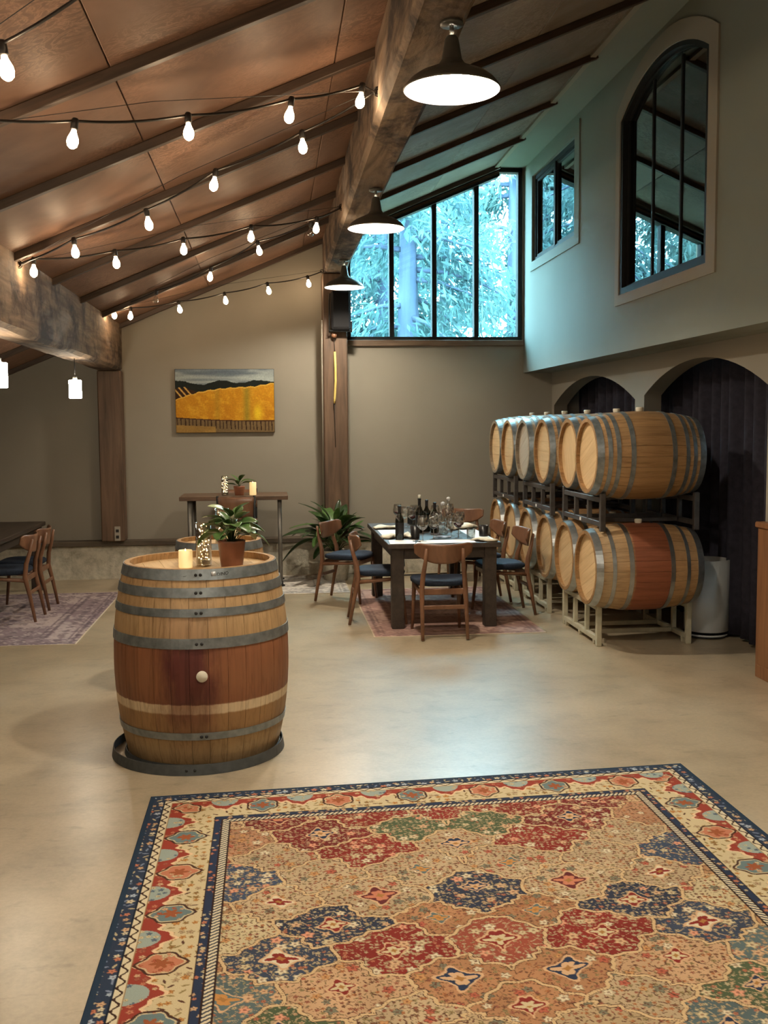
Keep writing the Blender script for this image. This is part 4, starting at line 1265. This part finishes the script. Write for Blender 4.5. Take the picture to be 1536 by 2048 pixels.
def bottle(label, x, y, r=.037, h=.30, mat='bottle', cork=None):
    t = thing('wine_bottle', label, 'bottle', (x, y, TZ + .001), 0, 'wine bottles on the dining table')
    prof = [(r * .9, 0), (r, .006), (r, h * .58), (r * .9, h * .64), (r * .5, h * .73), (r * .38, h * .78), (r * .37, h * .96), (r * .44, h * .965), (r * .44, h * .99), (r * .3, h)]
    MB().lathe(prof, 24).build('bottle_body', MT[mat], t)
    if mat == 'bottle':
        MB().lathe_open([(r + .0004, h * .18), (r + .0006, h * .19), (r + .0006, h * .5), (r + .0004, h * .51)], 24).build('bottle_label', MT['black'], t)
        MB().lathe_open([(r * .38 + .0006, h * .80), (r * .38 + .0006, h * .95), (r * .45 + .0004, h * .965), (r * .45 + .0004, h * .992)], 18).build('capsule', MT['black'], t)
    if cork:
        MB().lathe([(.009, h), (.013, h + .005), (.014, h + .03), (.010, h + .034)], 14).build('stopper', cork, t)
bottle('single dark wine bottle standing at the near left of the table', 1.105, 9.03, .038, .30)
bottle('tall dark bottle with a white stopper behind the glasses', 1.365, 9.62, .038, .32, 'bottle', MT['silicone'])
bottle('dark bottle right beside the one with the white stopper', 1.445, 9.70, .038, .30)
bottle('dark bottle at the right of the dark bottle trio', 1.50, 9.56, .038, .285)
def carafe(label, x, y, h=.30):
    t = thing('water_carafe', label, 'carafe', (x, y, TZ + .001), 0, 'clear water carafes')
    prof = [(.040, .0), (.044, .01), (.044, .16), (.030, .205), (.017, .235), (.016, .275), (.02, .285)]
    MB().lathe_open([(r, z * h / .30) for r, z in prof], 22).build('carafe_glass', MT['glass'], t)
    MB().lathe([(.039, .004), (.041, .01), (.041, .11)], 20).build('water', MT['glass'], t)
    MB().lathe([(.015, h * .93), (.02, h * .95), (.02, h), (.008, h * 1.03)], 14).build('stopper', MT['grey_can'], t)
carafe('clear water carafe in the middle of the table', 1.555, 9.42, .29)
carafe('taller clear water carafe towards the far right of the table', 1.665, 9.76, .31)
def wine_glass(label, x, y, h=.21, r=.046, wine=False):
    t = thing('wine_glass', label, 'wine glass', (x, y, TZ + .002), 0, 'wine glasses on the dining table')
    MB().lathe_open([(.034, .0), (.034, .002), (.012, .006), (.0045, .016), (.004, h * .42)], 20).build('foot', MT['glass'], t)
    b = [(.006, h * .42), (r * .55, h * .47), (r * .92, h * .57), (r, h * .68), (r * .92, h * .84), (r * .74, h)]
    MB().lathe_open(b + [(r * .74 - .0012, h), (r * .9 - .0015, h * .84), (r - .0015, h * .68)], 22).build('bowl', MT['glass'], t)
    if wine:
        MB().lathe([(.006, h * .43), (r * .52, h * .475), (r * .88, h * .57), (r * .96, h * .64)], 20).build('wine', MT['wine'], t)
wg = [(1.285, 8.86, 'wine glass standing nearest to the viewer', 0), (1.40, 8.99, 'large wine glass between the nearest glass and the pens', 0), (1.34, 9.90, 'wine glass half full of red wine', 1), (1.26, 10.45, 'wine glass with some red wine at the far left', 1),
      (1.635, 9.06, 'wine glass with dark wine near the tumbler', 1), (1.40, 10.25, 'empty wine glass behind the red wine glass', 0), (1.58, 10.05, 'empty wine glass at the far middle of the table', 0), (1.75, 10.20, 'empty wine glass at the far right of the table', 0), (1.60, 9.24, 'empty wine glass just behind the dark wine glass', 0), (1.47, 9.22, 'empty wine glass in front of the carafes', 0), (1.30, 10.15, 'empty wine glass beside the dark menu card', 0), (1.72, 9.45, 'empty wine glass near the right placemat', 0)]
for x, y, lab, w in wg: wine_glass(lab, x, y, random.uniform(.20, .225), .048, bool(w))
t = thing('tumbler', 'short clear tumbler at the right placemat', 'glass', (1.735, 9.0, TZ + .0025))
MB().lathe_open([(.030, 0), (.036, .002), (.038, .09), (.0365, .09), (.034, .008), (.01, .008)], 22).build('tumbler_glass', MT['glass'], t)
def cup(label, x, y, r, h):
    t = thing('spittoon_cup', label, 'cup', (x, y, TZ + .001), 0, 'black tasting cups')
    MB().lathe([(r * .86, 0), (r * .88, .004), (r, h), (r * .95, h), (r * .84, .01), (.003, .01)], 24).build('cup_body', MT['black'], t)
cup('black cup beside the single dark wine bottle', 1.255, 9.12, .045, .115)
cup('black cup at the right edge of the table', 1.885, 9.18, .045, .10)
t = thing('menu_stand', 'small dark menu card standing at the far side of the table', 'menu card', (1.43, 10.42, TZ + .001))
MB().box((0, 0, .09), (.15, .012, .17), None, .002).build('card', MT['black'], t)
MB().bx(-.06, .06, -.03, .03, 0, .008, .002).build('stand_base', MT['frame'], t)
MT['bluewhite'] = plain('blue_white_cloth', (.48, .55, .66), .8, 0, .1, 40)
t = thing('folded_cloth', 'small blue white folded cloth in front of the glasses', 'cloth', (1.49, 9.07, TZ + .002), -.12)
solid(MB().grid(lambda u, v: (.16 * (u - .5), .05 * (v - .5), .006 + .012 * abs(math.sin(u * 5 + v * 3)) + .012 * u * (1 - u)), 12, 6), .004).build('fold', MT['bluewhite'], t)
tag(MB().tube([(1.20, 8.86, TZ + .006), (1.26, 8.80, TZ + .006)], .004, 8).build('pen', MT['black']), 'black pen lying across the near placemats', 'pen')

# ------------------------------------------------------------------ high table, stools and what stands on it
t = thing('high_table', 'narrow wooden high table with pipe legs under the painting', 'table', (-.42, 11.58, .0065))
MB().bx(-.575, .585, -.33, .30, .947, .992, .004).build('table_top', MT['bar_top'], t)
for sx, sy in ((-.465, -.26), (.495, -.26), (-.465, .24), (.495, .24)):
    MB().tube([(sx, sy, 0), (sx, sy, .947)], .022 if sx > 0 else .03, 14).build('pipe_leg', MT['pipe'], t)
    MB().lathe([(.045, 0), (.045, .012), (.028, .02), (.026, .05)], 16, (sx, sy, 0)).build('foot_flange', MT['frame'], t)
for sx in (-.465, .495):
    MB().tube([(sx, -.26, .3), (sx, .24, .3)], .016, 10).build('pipe_brace', MT['pipe'], t)
def stool(label, x, y, rz):
    t = thing('bar_stool', label, 'stool', (x, y, .0065), rz, 'bar stools at the high table')
    for sx in (-1, 1):
        MB().tube([(sx * .19, -.20, 0), (sx * .185, -.18, .62), (sx * .19, -.215, 1.02)], .013, 8).build('rear_leg', MT['frame'], t)
        MB().tube([(sx * .19, .19, 0), (sx * .18, .16, .64)], .013, 8).build('front_leg', MT['frame'], t)
        MB().tube([(sx * .187, -.19, .25), (sx * .186, .18, .25)], .009, 8).build('side_stretcher', MT['frame'], t)
    MB().bx(-.2, .2, -.2, .19, .645, .675, .008).build('seat', MT['walnut'], t)
    solid(MB().grid(lambda u, v: (.2 * (2 * u - 1), -.222 + .03 * (2 * u - 1) ** 2 - .03 * v, .80 + .205 * v), 12, 3), .014).build('backrest', MT['walnut'], t)
    MB().tube([(-.187, .185, .22), (.187, .185, .22)], .009, 8).build('foot_rail', MT['frame'], t)
    MB().tube([(-.186, -.2, .70), (.186, -.2, .70)], .008, 8).build('back_bar', MT['frame'], t)
stool('bar stool in front of the high table with its back to the viewer', -.38, 11.10, 0)
stool('bar stool behind the high table near the wall', -.38, 11.98, PI)

MT['wax'] = None
m_, nt_, b_ = base_mat('ivory_wax')
f_ = noise(nt_, coords(nt_), 6, 2); r_ = ramp(nt_, [(.3, (.78, .66, .40)), (.7, (.86, .76, .52))]); nt_.links.new(f_, r_.inputs[0]); nt_.links.new(r_.outputs[0], b_.inputs['Base Color'])
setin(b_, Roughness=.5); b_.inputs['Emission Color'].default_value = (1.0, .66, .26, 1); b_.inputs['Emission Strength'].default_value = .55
MT['wax'] = m_
MT['wax'].cycles.emission_sampling = 'NONE'
MT['flame'] = emit('flame_glow', (1.0, .62, .25), 12.0)
def candle(label, x, y, z, r, h):
    t = thing('candle', label, 'candle', (x, y, z), 0, 'lit pillar candles')
    MB().lathe([(r * .96, 0), (r, .004), (r, h - .004), (r * .93, h), (r * .80, h - .012), (.003, h - .016)], 24).build('wax_body', MT['wax'], t)
    MB().lathe([(.002, h - .015), (.0045, h - .008), (.003, h + .001), (.0008, h + .007)], 8).build('flame', MT['flame'], t)
MT['fairy'] = emit('fairy_light', (1.0, .76, .40), 16.0)
MT['fairy'].cycles.emission_sampling = 'NONE'
MT['wire'] = plain('copper_wire', (.35, .22, .10), .4, .8)
def fairy_vase(label, x, y, z, r, h, n, seed):
    rs = random.Random(seed)
    t = thing('fairy_light_vase', label, 'vase', (x, y, z), 0, 'glass vases filled with fairy lights')
    MB().lathe_open([(.004, .004), (r, .004), (r, h), (r - .003, h), (r - .003, .012), (.004, .012)], 26).build('vase_glass', MT['glass'], t)
    pts = []
    for k in range(n * 3):
        a = k * 1.9 + rs.uniform(-.4, .4); q = r * rs.uniform(.25, .86)
        pts.append(Vector((q * math.cos(a), q * math.sin(a), .02 + (h - .035) * (k / (n * 3)) + rs.uniform(-.012, .012))))
    w = MB().tube(pts, .0009, 4, True).build('light_wire', MT['wire'], t)
    m = MB()
    for k in range(n):
        m.sphere(pts[k * 3 + 1], .0030, 6, 4)
    o = m.build('fairy_lights', MT['fairy'], t); o['kind'] = 'stuff'
    MB().lathe([(r * .2, .012), (r * .86, .012), (r * .86, .035), (r * .1, .038)], 20).build('pebble_bed', MT['linen'], t)
def leaf_mesh(L, W, curl, mat, name='leaf', fold=.25, n=8):
    def fn(u, v):
        s_ = 2 * u - 1
        w = W * (math.sin(PI * min(1, v * .97 + .015)) ** .62) * (1 - .18 * v)
        x = s_ * w / 2
        y = L * v * (1 - .15 * curl * v)
        z = -curl * L * v * v + fold * abs(s_) * w * .5
        return (x, y, z)
    return solid(MB().grid(fn, 6, n), .0012).mesh(name, mat)
def leaf_material(name, c1, c2, rough=.32):
    m, nt, b = base_mat(name)
    f = noise(nt, coords(nt, (1, 1, 1), 'Object', True), 22, 3); r = ramp(nt, [(.3, c1), (.7, c2)]); nt.links.new(f, r.inputs[0])
    nt.links.new(randval(nt, r.outputs[0], .35), b.inputs['Base Color']); setin(b, Roughness=rough)
    return m
MT['leaf_a'] = leaf_material('glossy_leaf', (.035, .085, .022), (.10, .19, .05))
MT['leaf_b'] = leaf_material('dark_leaf', (.010, .028, .008), (.03, .075, .018), .3)
MT['leaf_var'] = leaf_material('variegated_leaf', (.10, .17, .06), (.30, .36, .18))
MT['stem'] = plain('green_stem', (.07, .11, .035), .5)
def potted(label, x, y, z, pr_top, pr_bot, ph_, leaves, seed, mats, L=(.07, .11), Wd=.6, spread=1.0, zh=.12, potmat='terracotta', name='potted_plant', curl=(.1, .6), up=(.2, 1.1), facet=18):
    rs = random.Random(seed)
    t = thing(name, label, 'plant', (x, y, z), rs.uniform(0, 6))
    MB().lathe([(pr_bot * .97, 0), (pr_bot, .004), (pr_top, ph_ - .012), (pr_top * 1.02, ph_), (pr_top * .93, ph_), (pr_top * .9, ph_ - .02), (.004, ph_ - .02)], facet).build('pot', MT[potmat], t)
    MB().lathe([(.003, ph_ - .012), (pr_top * .88, ph_ - .016), (pr_top * .88, ph_ - .03)], 18).build('soil', MT['soil'], t)
    meshes = [leaf_mesh(l, l * Wd, c, MT[mm]) for mm in mats for l, c in ((L[0], curl[0]), ((L[0] + L[1]) / 2, (curl[0] + curl[1]) / 2), (L[1], curl[1]))]
    for k in range(leaves):
        a = k * 2.399 + rs.uniform(-.3, .3)
        f = (k + .5) / leaves
        el = up[0] + (up[1] - up[0]) * (1 - f) + rs.uniform(-.15, .15)
        rad = spread * pr_top * (.25 + 1.0 * f * rs.uniform(.6, 1.15))
        hz = ph_ + zh * (1 - .75 * f) * rs.uniform(.65, 1.1)
        bx_, by_ = rad * math.cos(a), rad * math.sin(a)
        o = link('leaf', rs.choice(meshes), t, (bx_, by_, hz))
        o.rotation_euler = (Matrix.Rotation(a - PI / 2, 3, 'Z') @ Matrix.Rotation(el, 3, 'X') @ Matrix.Rotation(rs.uniform(-.5, .5), 3, 'Y')).to_euler()
        MB().tube([(bx_ * .12, by_ * .12, ph_ - .02), (bx_ * .55, by_ * .55, ph_ + (hz - ph_) * .7), (bx_, by_, hz)], .0022 if L[1] < .2 else .005, 5).build('stem', MT['stem'], t)
    return t
# on the big barrel
HZ = PL - .037 + .001
candle('short ivory candle on the large foreground barrel', -.468, 5.60, HZ, .037, .095)
fairy_vase('glass vase of fairy lights on the large foreground barrel', -.375, 5.66, HZ, .042, .235, 46, 3)
potted('leafy green plant in a brown pot on the large foreground barrel', -.222, 5.58, HZ, .073, .058, .145, 40, 5, ['leaf_a', 'leaf_a', 'leaf_var'], (.075, .115), .80, 1.1, .14, facet=12, up=(.0, .9))
fairy_vase('glass vase of fairy lights on the barrel behind, seen between the plants', -.36, 7.42, .921, .05, .25, 40, 5)
candle('ivory candle on the barrel behind, beside the brown pot', -.29, 7.36, .921, .037, .10)
# on the high table
fairy_vase('glass vase of fairy lights on the high table', -.515, 11.40, .9995, .036, .215, 60, 8)
potted('small plant in a brown pot on the high table', -.36, 11.42, .9995, .062, .048, .10, 9, 9, ['leaf_b', 'leaf_a'], (.10, .15), .42, .5, .07, curl=(.2, .7), up=(.3, 1.3))
candle('tall ivory candle at the right of the high table plant', -.213, 11.42, .9995, .037, .14)
# floor plant
potted('big dark leafy floor plant at the foot of the speaker post', .70, 11.70, .0065, .17, .13, .34, 46, 12, ['leaf_b', 'leaf_b', 'leaf_a'], (.24, .42), .36, 1.0, .34, 'grey_pot' if 'grey_pot' in MT else 'curb', 'floor_plant', (.15, .75), (.15, 1.35), 24)

# ------------------------------------------------------------------ painting
t = thing('painting', 'unframed canvas of golden vineyard rows under dark clouds', 'painting', (-.53, D - .002, 1.675))
PW, PH_ = 1.137, .735
MB().bx(-PW / 2, PW / 2, -.035, -.001, 0, PH_, .003).build('canvas_edge', MT['frame'], t)
nu, nv = 230, 150
U, V = np.meshgrid(np.linspace(0, 1, nu), np.linspace(0, 1, nv))
def paint_scene(x, y):
    n1 = vnoise(x * 9, y * 14, 1); n2 = .5 * vnoise(x * 27 + 3 * y, y * 19 + 2 * x, 2) + .3 * vnoise(x * 61 - 9 * y, y * 47 + 8 * x, 4) + .2 * vnoise(x * 120, y * 90 + 30 * x, 5); n3 = vnoise(x * 4, y * 30, 3)
    col = np.empty(x.shape + (3,)); col[:] = S(120, 132, 136)
    col = put(col, np.clip(n3 * 1.6 - .4, 0, 1), S(168, 178, 176)); col = put(col, np.clip((y - .9) * 8 + n1 - .5, 0, .7), S(82, 96, 112))
    tl = .80 - .05 * np.sin((x - .05) * 9) * np.exp(-x * 3) + .06 * np.clip(x - .7, 0, 1) + .03 * (n2 - .5) + .02 * np.sin(x * 17)
    col = np.where((y < tl)[..., None], S(24, 30, 26) * (1 + .4 * (n2 - .5))[..., None], col)
    hill = .735 - .22 * np.exp(-x * 3.2) + .05 * np.clip(x - .8, 0, 1) / .2 + .012 * np.sin(x * 60) * .5
    base = np.empty(x.shape + (3,)); base[:] = S(196, 138, 30)
    stripes = vnoise(x * 14, y * 3, 8)
    base = put(base, np.clip(stripes * 1.5 - .5, 0, 1) * .6, S(168, 104, 20)); base = put(base, np.clip(n2 * 1.5 - .7, 0, 1), S(222, 172, 48))
    base = put(base, np.exp(-((x - .72) / .035) ** 2) * .65, S(120, 122, 44)); base = put(base, np.exp(-((x - .42) / .03) ** 2) * .4, S(128, 108, 36)); base = put(base, np.exp(-((x - .83) / .04) ** 2 - ((y - .3) / .12) ** 2), S(224, 190, 40))
    hm = y < hill
    col = np.where(hm[..., None], base, col)
    col = np.where((np.abs(y - hill) < .010)[..., None], S(214, 170, 70), col)
    # dark field with pale rows at the left edge
    tri = (x < .21) & (y > hill + .004) & (y < .70 - .6 * np.clip(x - .12, 0, 1))
    col = np.where(tri[..., None], S(52, 32, 18), col)
    for k in range(3):
        xx = .0 + .05 * k + (.70 - .015 * (2 - k) - y) * .55
        col = np.where(((np.abs(x - xx) < .009) & (y > hill) & (y < .70 + .012 * k) & (x < .22))[..., None], S(206, 160, 84), col)
    fb = .235 - .05 * x - .02 * np.sin(x * 3); ft = fb
    low = .12 - .07 * x
    fm = (y < ft) & (y > low - .03)
    col = np.where((y < ft)[..., None], S(112, 92, 62) * (1 + .3 * (n2 - .5))[..., None], col)
    posts = (np.abs(((x * 26 + .12 * np.sin(x * 40) + .6 * y) % 1) - .5) < .13)
    col = np.where((fm & posts)[..., None], S(52, 34, 24), col)
    col = np.where(((y < low) & (x < .4))[..., None], S(150, 118, 62) * (1 + .4 * (n1 - .5))[..., None], col)
    col = np.where((np.abs(y - ft) < .008)[..., None], S(70, 42, 28), col)
    return np.clip(col, .003, 1)
cols = paint_scene(U, V)
me = bpy.data.meshes.new('painted_face')
P = np.stack([(U - .5) * (PW - .006), np.full_like(U, -.0362), .003 + V * (PH_ - .006)], -1).reshape(-1, 3)
idx = np.arange(nu * nv).reshape(nv, nu)
q = np.stack([idx[:-1, :-1], idx[:-1, 1:], idx[1:, 1:], idx[1:, :-1]], -1).reshape(-1, 4)
me.from_pydata(P.tolist(), [], q.tolist()); set_colors(me, cols.reshape(-1, 3))
MT['oilpaint'] = vcol('oil_paint', .55, .10, 60, .25); me.materials.append(MT['oilpaint'])
link('painted_face', me, t)

# ------------------------------------------------------------------ bits on the posts, bin, cabinet
t = thing('wall_speaker', 'black loudspeaker on the post beside the tall window', 'speaker', (.795, 11.93, 2.82))
MB().bx(-.105, .115, -.085, .062, 0, .44, .02).build('speaker_box', MT['matte'], t)
MB().bx(-.085, .095, -.092, -.084, .03, .41, .004).build('speaker_grille', MT['matte'], t)
MB().tube([(-.125, -.04, -.005), (.13, -.04, -.005)], .012, 8).build('bracket_bar', MT['frame'], t)
MB().tube([(-.125, -.04, -.02), (-.125, -.03, .30), (-.115, .05, .42)], .008, 8).build('bracket_arm', MT['frame'], t)
MB().tube([(.125, -.04, -.02), (.125, -.03, .1), (.125, .05, .1)], .008, 8).build('bracket_arm', MT['frame'], t)
t = thing('pull_cord', 'yellow sleeved pull cord with a wooden ball on the post', 'cord', (.725, 11.95, 2.0))
MB().sphere((0, 0, .77), .033, 14, 8).build('wooden_ball', MT['walnut'], t)
MB().tube([(0, 0, .745), (.004, 0, .66), (.008, 0, .57)], .003, 6).build('cord', MT['cord'], t)
MT['yellow'] = plain('yellow_sleeve', (.62, .47, .14), .5)
MB().tube([(.006, 0, .585), (.012, 0, .40), (.012, 0, .25), (.0, 0, .06), (-.004, 0, 0)], [.013, .014, .014, .014, .011], 10).build('yellow_sleeve', MT['yellow'], t)
MB().tube([(-.004, 0, .0), (0, .03, -.25), (.005, .04, -.5)], .003, 6).build('cord_tail', MT['cord'], t)
tag(MB().tube([(.588, 12.03, .447), (.588, 12.03, 2.6), (.592, 12.02, 2.95)], .009, 8).build('conduit', MT['casing']), 'thin pale conduit running up the left side of the speaker post', 'conduit')
t = thing('wall_outlet', 'pale double power outlet at the foot of the left post', 'outlet', (-1.765, 12.06, .455))
MB().bx(-.032, .032, -.012, 0, 0, .165, .003).build('outlet_plate', MT['casing'], t)
for z in (.045, .115): MB().bx(-.017, .017, -.016, -.011, z - .017, z + .017, .003).build('socket', MT['black'], t)
t = thing('cylinder_bin', 'tall pale grey cylinder bin standing behind the near barrels', 'bin', (3.53, 8.12, 0))
MB().lathe([(.17, .055), (.178, .06), (.178, .64), (.165, .64), (.16, .1), (.003, .1)], 40).build('bin_body', MT['grey_can'], t)
MB().lathe([(.13, 0), (.155, .004), (.155, .02), (.10, .055)], 32).build('bin_base', MT['black'], t)
MB().lathe_open([(.168, .02), (.172, .024), (.172, .03), (.168, .034)], 32).build('base_ring', MT['grey_can'], t)
t = thing('wood_cabinet', 'reddish wood cabinet at the right picture edge', 'cabinet', (3.33, 6.1, 0))
MB().bx(-.025, .031, -.68, .68, 0, 1.03, .004).build('cabinet_side', MT['oakcab'], t)
MB().bx(-.04, .031, -.70, .70, 1.03, 1.072, .008).build('cabinet_top', MT['oakcab'], t)
MB().bx(-.033, -.024, -.66, .66, .0, .09, .003).build('kick_board', MT['oakcab'], t)

tag(MB().tube([(1.52, 12.10, .30), (1.53, 12.06, .10), (1.45, 12.02, .012), (1.30, 11.95, .010), (1.42, 11.88, .010), (1.75, 11.93, .010), (2.05, 11.98, .010), (2.22, 12.02, .010)], .008, 6).build('power_cord', MT['cord']), 'black power cord lying along the curb behind the dining table', 'cord')
# ------------------------------------------------------------------ outdoors: redwoods behind the tall window
MT['ground'] = plain('forest_floor', (.22, .22, .14), .95, 0, .3, 3)
o = MB().bx(-60, 60, D + .45, 80, -.6, -.4).build('ground', MT['ground']); struct(o)
MT['bark'] = wood('redwood_bark', (.030, .042, .074), (.064, .084, .132), (9, 9, .7), .9, False, .8)  # blue daylight haze put into the colour of reddish-brown bark
def foliage_mat(name, c1, c2):
    m, nt, b = base_mat(name)
    f = noise(nt, coords(nt), .8, 3); r = ramp(nt, [(.35, c1), (.65, c2)]); nt.links.new(f, r.inputs[0])
    nt.links.new(r.outputs[0], b.inputs['Base Color']); setin(b, Roughness=.6)
    tr = nt.nodes.new('ShaderNodeBsdfTranslucent'); nt.links.new(r.outputs[0], tr.inputs[0])
    mx = nt.nodes.new('ShaderNodeMixShader'); mx.inputs[0].default_value = .5
    nt.links.new(b.outputs[0], mx.inputs[1]); nt.links.new(tr.outputs[0], mx.inputs[2])
    nt.links.new(mx.outputs[0], nt.nodes['Material Output'].inputs[0])
    return m
MT['fol1'] = foliage_mat('conifer_sprays', (.022, .062, .072), (.088, .165, .160))
MT['fol2'] = foliage_mat('broadleaf_foliage', (.038, .092, .098), (.125, .205, .185))
def tree(label, x, y, r, h, nb, seed, fol, zlo, nleaf, spread, name='redwood_tree', lw=.05):
    rs = random.Random(seed)
    t = thing(name, label, 'tree', (x, y, -.4), 0, 'trees outside the tall window')
    m = MB(); n = 22; K = 16; vs = []; fs = []
    ph = [rs.uniform(0, 6) for _ in range(n)]
    for i in range(K + 1):
        z = h * i / K
        for k in range(n):
            a = 2 * PI * k / n
            rad = r * (1 - .55 * i / K) * (1 + .07 * math.sin(ph[k] + i * .7) + (.06 if k % 2 else -.06)) + .25 * r * math.exp(-z * 1.5)
            vs.append((rad * math.cos(a), rad * math.sin(a), z))
    for i in range(K):
        for k in range(n):
            k2 = (k + 1) % n
            fs.append((i * n + k, i * n + k2, (i + 1) * n + k2, (i + 1) * n + k))
    m.add(vs, fs, True).build('trunk', MT['bark'], t)
    br = MB(); V_, F_ = [], []
    for k in range(nb):
        z = zlo + (h * .97 - zlo) * (k + rs.random()) / nb
        a = rs.uniform(0, 2 * PI); L = spread * (1 - .6 * (z / h)) * rs.uniform(.6, 1.1)
        d = Vector((math.cos(a), math.sin(a), rs.uniform(-.25, .25)))
        p = [Vector((0, 0, z)) + d * L * s_ + Vector((0, 0, -.35 * L * s_ * s_)) for s_ in (0, .35, .7, 1)]
        br.tube(p, [.05 * (1 + r), .035, .02, .006], 5)
        side = d.cross(Vector((0, 0, 1))).normalized()
        for q in range(nleaf):
            s_ = rs.uniform(.15, 1.05)
            c = Vector((0, 0, z)) + d * L * s_ + Vector((0, 0, -.35 * L * s_ * s_)) + side * rs.gauss(0, .22) + Vector((0, 0, rs.uniform(-.45, .12)))
            ax = (side * rs.uniform(-1, 1) + d * rs.uniform(-.2, 1) + Vector((0, 0, rs.uniform(-1.1, .1)))).normalized()
            up = ax.orthogonal().normalized(); up.rotate(Matrix.Rotation(rs.uniform(0, 6.28), 3, ax))
            l = rs.uniform(.12, .32) * (1 + 2.5 * (lw - .05)); w = lw * rs.uniform(.6, 1.4)
            b0 = len(V_)
            V_ += [c, c + ax * l * .5 + up * w / 2, c + ax * l - Vector((0, 0, .03)), c + ax * l * .5 - up * w / 2]
            F_.append((b0, b0 + 1, b0 + 2, b0 + 3))
    br.build('branches', MT['bark'], t)
    me = bpy.data.meshes.new('foliage'); me.from_pydata([tuple(v) for v in V_], [], F_); me.materials.append(fol)
    o = link('foliage', me, t); o['kind'] = 'stuff'
    return t
tree('thick redwood trunk standing in the second window bay', 2.445, 18.5, .235, 8.0, 26, 1, MT['fol1'], 3.8, 230, 3.0)
tree('slimmer redwood trunk in the leftmost window bay', 2.585, 24.0, .17, 8.8, 28, 2, MT['fol1'], 3.0, 260, 3.0)
tree('leaning conifer filling the third window bay', 4.9, 21.0, .14, 8.2, 32, 3, MT['fol2'], 1.6, 270, 3.0, 'conifer_tree')
tree('drooping conifer in the rightmost window bay', 6.9, 23.5, .18, 8.8, 34, 4, MT['fol1'], 1.6, 270, 3.2, 'conifer_tree')
tree('redwood further left, seen mirrored in the arched window', -.8, 22.0, .25, 8.6, 32, 5, MT['fol1'], 2.6, 260, 3.0)
tree('bushy conifer far left, seen mirrored in the arched window', -4.0, 25.0, .18, 9, 34, 6, MT['fol2'], 1.6, 300, 3.2, 'conifer_tree')
for k_, (x_, l_) in enumerate(((-6.5, 'at the far left'), (-2.2, 'left of the redwood trunks'), (1.6, 'behind the slimmer redwood trunk'), (5.2, 'behind the third window bay'), (9.2, 'behind the rightmost window bay'), (13.5, 'at the far right'))):
    tree('pale broadleaf tree in the far row ' + l_, x_, 30.5 + .6 * (k_ % 2), .2, 10.5, 36, 20 + k_, MT['fol2'], 1.2, 165, 3.3, 'broadleaf_tree', .13)
